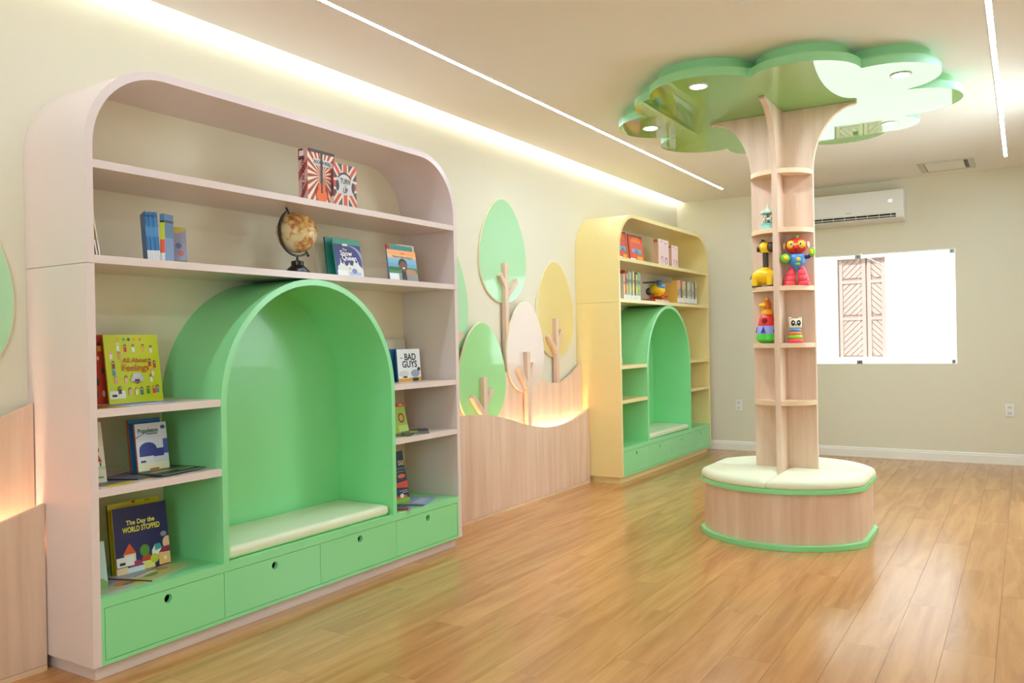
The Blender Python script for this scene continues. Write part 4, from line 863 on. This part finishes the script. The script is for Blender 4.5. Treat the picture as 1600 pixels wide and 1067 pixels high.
# giraffe
t = thing('toy_giraffe', 'yellow and brown toy giraffe on the trunk shelf', 'toy', (1.832, 3.322, SHZ[2]), (0, 0, math.radians(-10)))
g = MB()
g.ball((0.0, 0, 0.066), 0.058, n=24, sc=(1.27, 0.80, 0.80))
for lx in (-0.046, 0.046):
    for ly in (-0.022, 0.022): g.lathe([(0.017, 0.008), (0.021, 0.062)], c=(lx, ly, 0), n=14)
g.build('body', YL, t, smooth=50)
for lx in (-0.046, 0.046):
    for ly in (-0.022, 0.022): MB().lathe([(0.020, 0.0), (0.020, 0.010)], c=(lx, ly, 0), n=14).build('hoof', BRN, t, smooth=30)
MB().lathe([(0.026, 0.096), (0.030, 0.103), (0.026, 0.116)], c=(0.012, 0, 0), n=20).build('collar', YL, t, smooth=40)
MB().lathe([(0.0165, 0.105), (0.0165, 0.215)], c=(0.012, 0, 0), n=18).build('neck', BRN, t, smooth=30)
hd = MB().ball((0.010, 0, 0.238), 0.034, n=20, sc=(1.0, 0.95, 1.05)).lathe([(0.026, 0.205), (0.030, 0.215)], c=(0.012, 0, 0), n=18).build('head', YL, t, smooth=50)
MB().ball((0.050, -0.004, 0.236), 0.032, n=18, sc=(0.8, 0.9, 0.95)).build('muzzle', BRN, t, smooth=60)
MB().ball((0.0, 0.0, 0.266), 0.020, n=14, sc=(1.3, 0.8, 0.6)).build('mane', BRN, t, smooth=60)
for ly in (-0.030, 0.030): MB().ball((-0.026, ly * 0.6, 0.225), 0.013, n=12, sc=(0.6, 1, 1.3)).build('ear', BRN, t, smooth=60)
for lx, ly in ((0.0, -0.012), (0.0, 0.012)): MB().tube([(lx, ly, 0.27), (lx - 0.004, ly, 0.283)], [0.004, 0.006], n=8).build('horn', BRN, t, smooth=40)
MB().tube([(-0.068, 0, 0.084), (-0.080, 0, 0.066), (-0.081, 0, 0.052)], [0.004, 0.004, 0.008], n=8).build('tail', BRN, t, smooth=40)
# robot
t = thing('toy_robot', 'red and blue toy robot with green hands on the trunk shelf', 'toy', (2.020, 3.325, SHZ[2]), (0, 0, math.radians(-80)))
for s_ in (-1, 1):
    p = [(0.034, 0.0), (0.037, 0.004), (0.036, 0.022), (0.031, 0.026), (0.034, 0.032), (0.031, 0.054), (0.025, 0.058), (0.027, 0.064), (0.025, 0.086), (0.019, 0.092), (0.020, 0.098), (0.014, 0.112)]
    pts = []
    lg = MB()
    vs_, fs_ = [], []
    nn = 18
    for k_, (r_, z_) in enumerate(p):
        off = s_ * (0.042 - 0.014 * z_ / 0.112)
        for i in range(nn):
            a = 2 * math.pi * i / nn; vs_.append((r_ * math.cos(a), off + r_ * math.sin(a) * 0.98, z_))
    for k_ in range(len(p) - 1):
        for i in range(nn): fs_.append((k_ * nn + i, k_ * nn + (i + 1) % nn, (k_ + 1) * nn + (i + 1) % nn, (k_ + 1) * nn + i))
    fs_.append(tuple(range(nn))); fs_.append(tuple((len(p) - 1) * nn + i for i in range(nn)))
    lg.add(vs_, fs_); lg.build('leg', PKR, t, smooth=50)
MB().lathe([(0.006, 0.082), (0.016, 0.100), (0.034, 0.116), (0.040, 0.122), (0.046, 0.128), (0.050, 0.160), (0.050, 0.172), (0.038, 0.184), (0.02, 0.188)], n=24, M=Matrix.Diagonal((0.72, 1.0, 1, 1))).build('torso', BL, t, smooth=40)
MB().lathe([(0.012, 0), (0.012, 0.004), (0.008, 0.006)], n=16, M=Matrix.Translation((0.033, 0.014, 0.152)) @ Matrix.Rotation(math.radians(90), 4, 'Y')).build('button', YL, t, smooth=40)
MB().ball((0.030, 0.008, 0.125), 0.009, n=12, sc=(0.5, 1.5, 0.8)).build('badge', GN, t, smooth=60)
hd = MB().ball((0, 0, 0.232), 0.060, n=28, sc=(0.80, 1.03, 0.82)).build('head', RD, t, smooth=60)
MB().lathe([(0.013, 0.278), (0.014, 0.292), (0.010, 0.296)], n=16).build('cap', GN, t, smooth=40)
for s_ in (-1, 1):
    MB().ball((0, s_ * 0.066, 0.234), 0.018, n=14, sc=(0.9, 0.5, 1.15)).build('ear', IVO, t, smooth=60)
    gl = MB().ball((0.036, s_ * 0.027, 0.238), 0.026, n=18, sc=(0.45, 0.95, 0.95)).build('goggle', YL, t, smooth=60)
    e_ = MB().ball((0.0455, s_ * 0.026, 0.240), 0.0095, n=12, sc=(0.5, 0.9, 1.2)).build('eye', WHITEP, t, smooth=60)
    MB().ball((0.050, s_ * 0.026, 0.240), 0.0055, n=10, sc=(0.4, 0.9, 1.2)).build('pupil', BLACK, e_, smooth=60)
MB().box(0.036, 0.0475, -0.012, 0.012, 0.231, 0.243).build('goggle_bridge', YL, t, bevel=0.002)
MB().ball((0.045, 0, 0.219), 0.0075, n=10).build('nose', RD, t, smooth=60)
MB().ball((0.041, 0, 0.205), 0.008, n=10, sc=(0.4, 1.2, 0.8)).build('mouth', mat('toy_maroon', (120, 24, 26), 0.4), t, smooth=60)
MB().tube([(0.0, -0.046, 0.168), (0.020, -0.058, 0.158), (0.036, -0.060, 0.152)], [0.012, 0.011, 0.012], n=10).build('arm', BL, t, smooth=50)
MB().ball((0.046, -0.060, 0.158), 0.027, n=16, sc=(0.7, 1, 1)).build('hand', GN, t, smooth=60)
MB().ball((0.062, -0.056, 0.160), 0.012, n=12, sc=(0.6, 1, 1.1)).build('palm', YL, t, smooth=60)
MB().tube([(0.0, 0.046, 0.166), (0.010, 0.066, 0.164), (0.018, 0.080, 0.176)], [0.012, 0.011, 0.010], n=10).build('arm', NVY, t, smooth=50)
MB().ball((0.022, 0.088, 0.190), 0.022, n=16, sc=(0.6, 0.8, 1.25)).build('hand', GN, t, smooth=60)
MB().ball((0.034, 0.084, 0.192), 0.010, n=12, sc=(0.6, 0.9, 1.5)).build('palm', YL, t, smooth=60)
# bird stacker
t = thing('bird_stacker', 'tapered shape sorter toy with an orange bird head', 'toy', (1.846, 3.325, SHZ[3]), (0, 0, math.radians(-70)))
MB().lathe([(0.030, 0.0), (0.056, 0.010), (0.067, 0.020), (0.066, 0.050), (0.064, 0.055)], n=32).build('base_ring', mat('toy_grass_green', (84, 200, 56), 0.3), t, smooth=35)
lil = MB().lathe([(0.0640, 0.0555), (0.0625, 0.075), (0.055, 0.103)], n=32).build('shape_ring', LIL, t, smooth=35)
for a, kind in ((-28, 0), (38, 1), (-92, 1), (104, 0)):
    M = Matrix.Rotation(math.radians(a), 4, 'Z') @ Matrix.Translation((0.0612, 0, 0.078)) @ Matrix.Rotation(math.radians(-12), 4, 'Y')
    q = [(-0.014, -0.016), (0.014, -0.016), (0.0, 0.020)] if kind == 0 else [(-0.014, -0.016), (0.014, -0.016), (0.012, 0.002), (0.004, 0.006), (0.007, 0.018), (-0.007, 0.018), (-0.004, 0.006), (-0.012, 0.002)]
    MB().prism(q, 'x', -0.006, 0.0035, M=M).build('shape_hole', NVY, lil)
rdm = MB().lathe([(0.0545, 0.1035), (0.053, 0.115), (0.046, 0.148), (0.036, 0.165), (0.030, 0.170)], n=32).build('dome_ring', RD, t, smooth=45)
MB().ball((0.047, -0.020, 0.134), 0.017, n=16, sc=(0.35, 1, 1)).build('round_hole', mat('toy_dark_red', (140, 20, 28), 0.5), rdm, smooth=60)
MB().lathe([(0.036, 0.170), (0.037, 0.176), (0.030, 0.196), (0.022, 0.200)], n=28).build('neck_ring', mat('toy_amber', (250, 176, 26), 0.3), t, smooth=45)
MB().lathe([(0.020, 0.200), (0.023, 0.215), (0.023, 0.235), (0.017, 0.252), (0.008, 0.258)], n=22).build('head', OR, t, smooth=60)
MB().ball((0.018, -0.026, 0.226), 0.017, n=16, sc=(1.1, 1.3, 0.85)).build('beak', YL, t, smooth=60)
MB().ball((0.0, 0, 0.262), 0.012, n=12, sc=(1, 0.8, 1.1)).build('crest', YL, t, smooth=60)
# panda stacker
t = thing('panda_stacker', 'wooden stacking rings with a panda head on the trunk shelf', 'toy', (2.006, 3.325, SHZ[3]), (0, 0, math.radians(-66)))
z_ = 0.0
for r_, h_, m_, nm in ((0.046, 0.024, PKR, 'ring'), (0.043, 0.022, mat('toy_lime', (150, 208, 40), 0.4), 'ring'), (0.037, 0.020, mat('toy_peach', (250, 130, 76), 0.4), 'ring'), (0.032, 0.018, BL, 'ring')):
    MB().lathe([(r_ - 0.005, z_), (r_, z_ + 0.005), (r_, z_ + h_ - 0.007), (r_ - 0.005, z_ + h_ - 0.001)], n=28).build(nm, m_, t, smooth=50)
    z_ += h_
MB().box(-0.024, 0.024, -0.035, 0.035, z_, z_ + 0.058).build('head', IVO, t, bevel=0.012, seg=4)
for s_ in (-1, 1):
    e_ = MB().ball((0, s_ * 0.028, z_ + 0.056), 0.011, n=14, sc=(0.8, 1, 1)).build('ear', IVO, t, smooth=60)
    MB().ball((0.008, s_ * 0.027, z_ + 0.057), 0.0045, n=8, sc=(0.6, 1, 1)).build('inner_ear', BRN, e_, smooth=60)
    p_ = MB().ball((0.024, s_ * 0.016, z_ + 0.032), 0.0125, n=14, sc=(0.16, 0.95, 1.35)).build('eye_patch', BLACK, t, smooth=60)
    MB().ball((0.0262, s_ * 0.015, z_ + 0.034), 0.004, n=8, sc=(0.3, 1, 1)).build('eye', WHITEP, p_, smooth=60)
MB().ball((0.0245, 0, z_ + 0.021), 0.0045, n=8, sc=(0.4, 1.2, 0.8)).build('nose', BLACK, t, smooth=60)
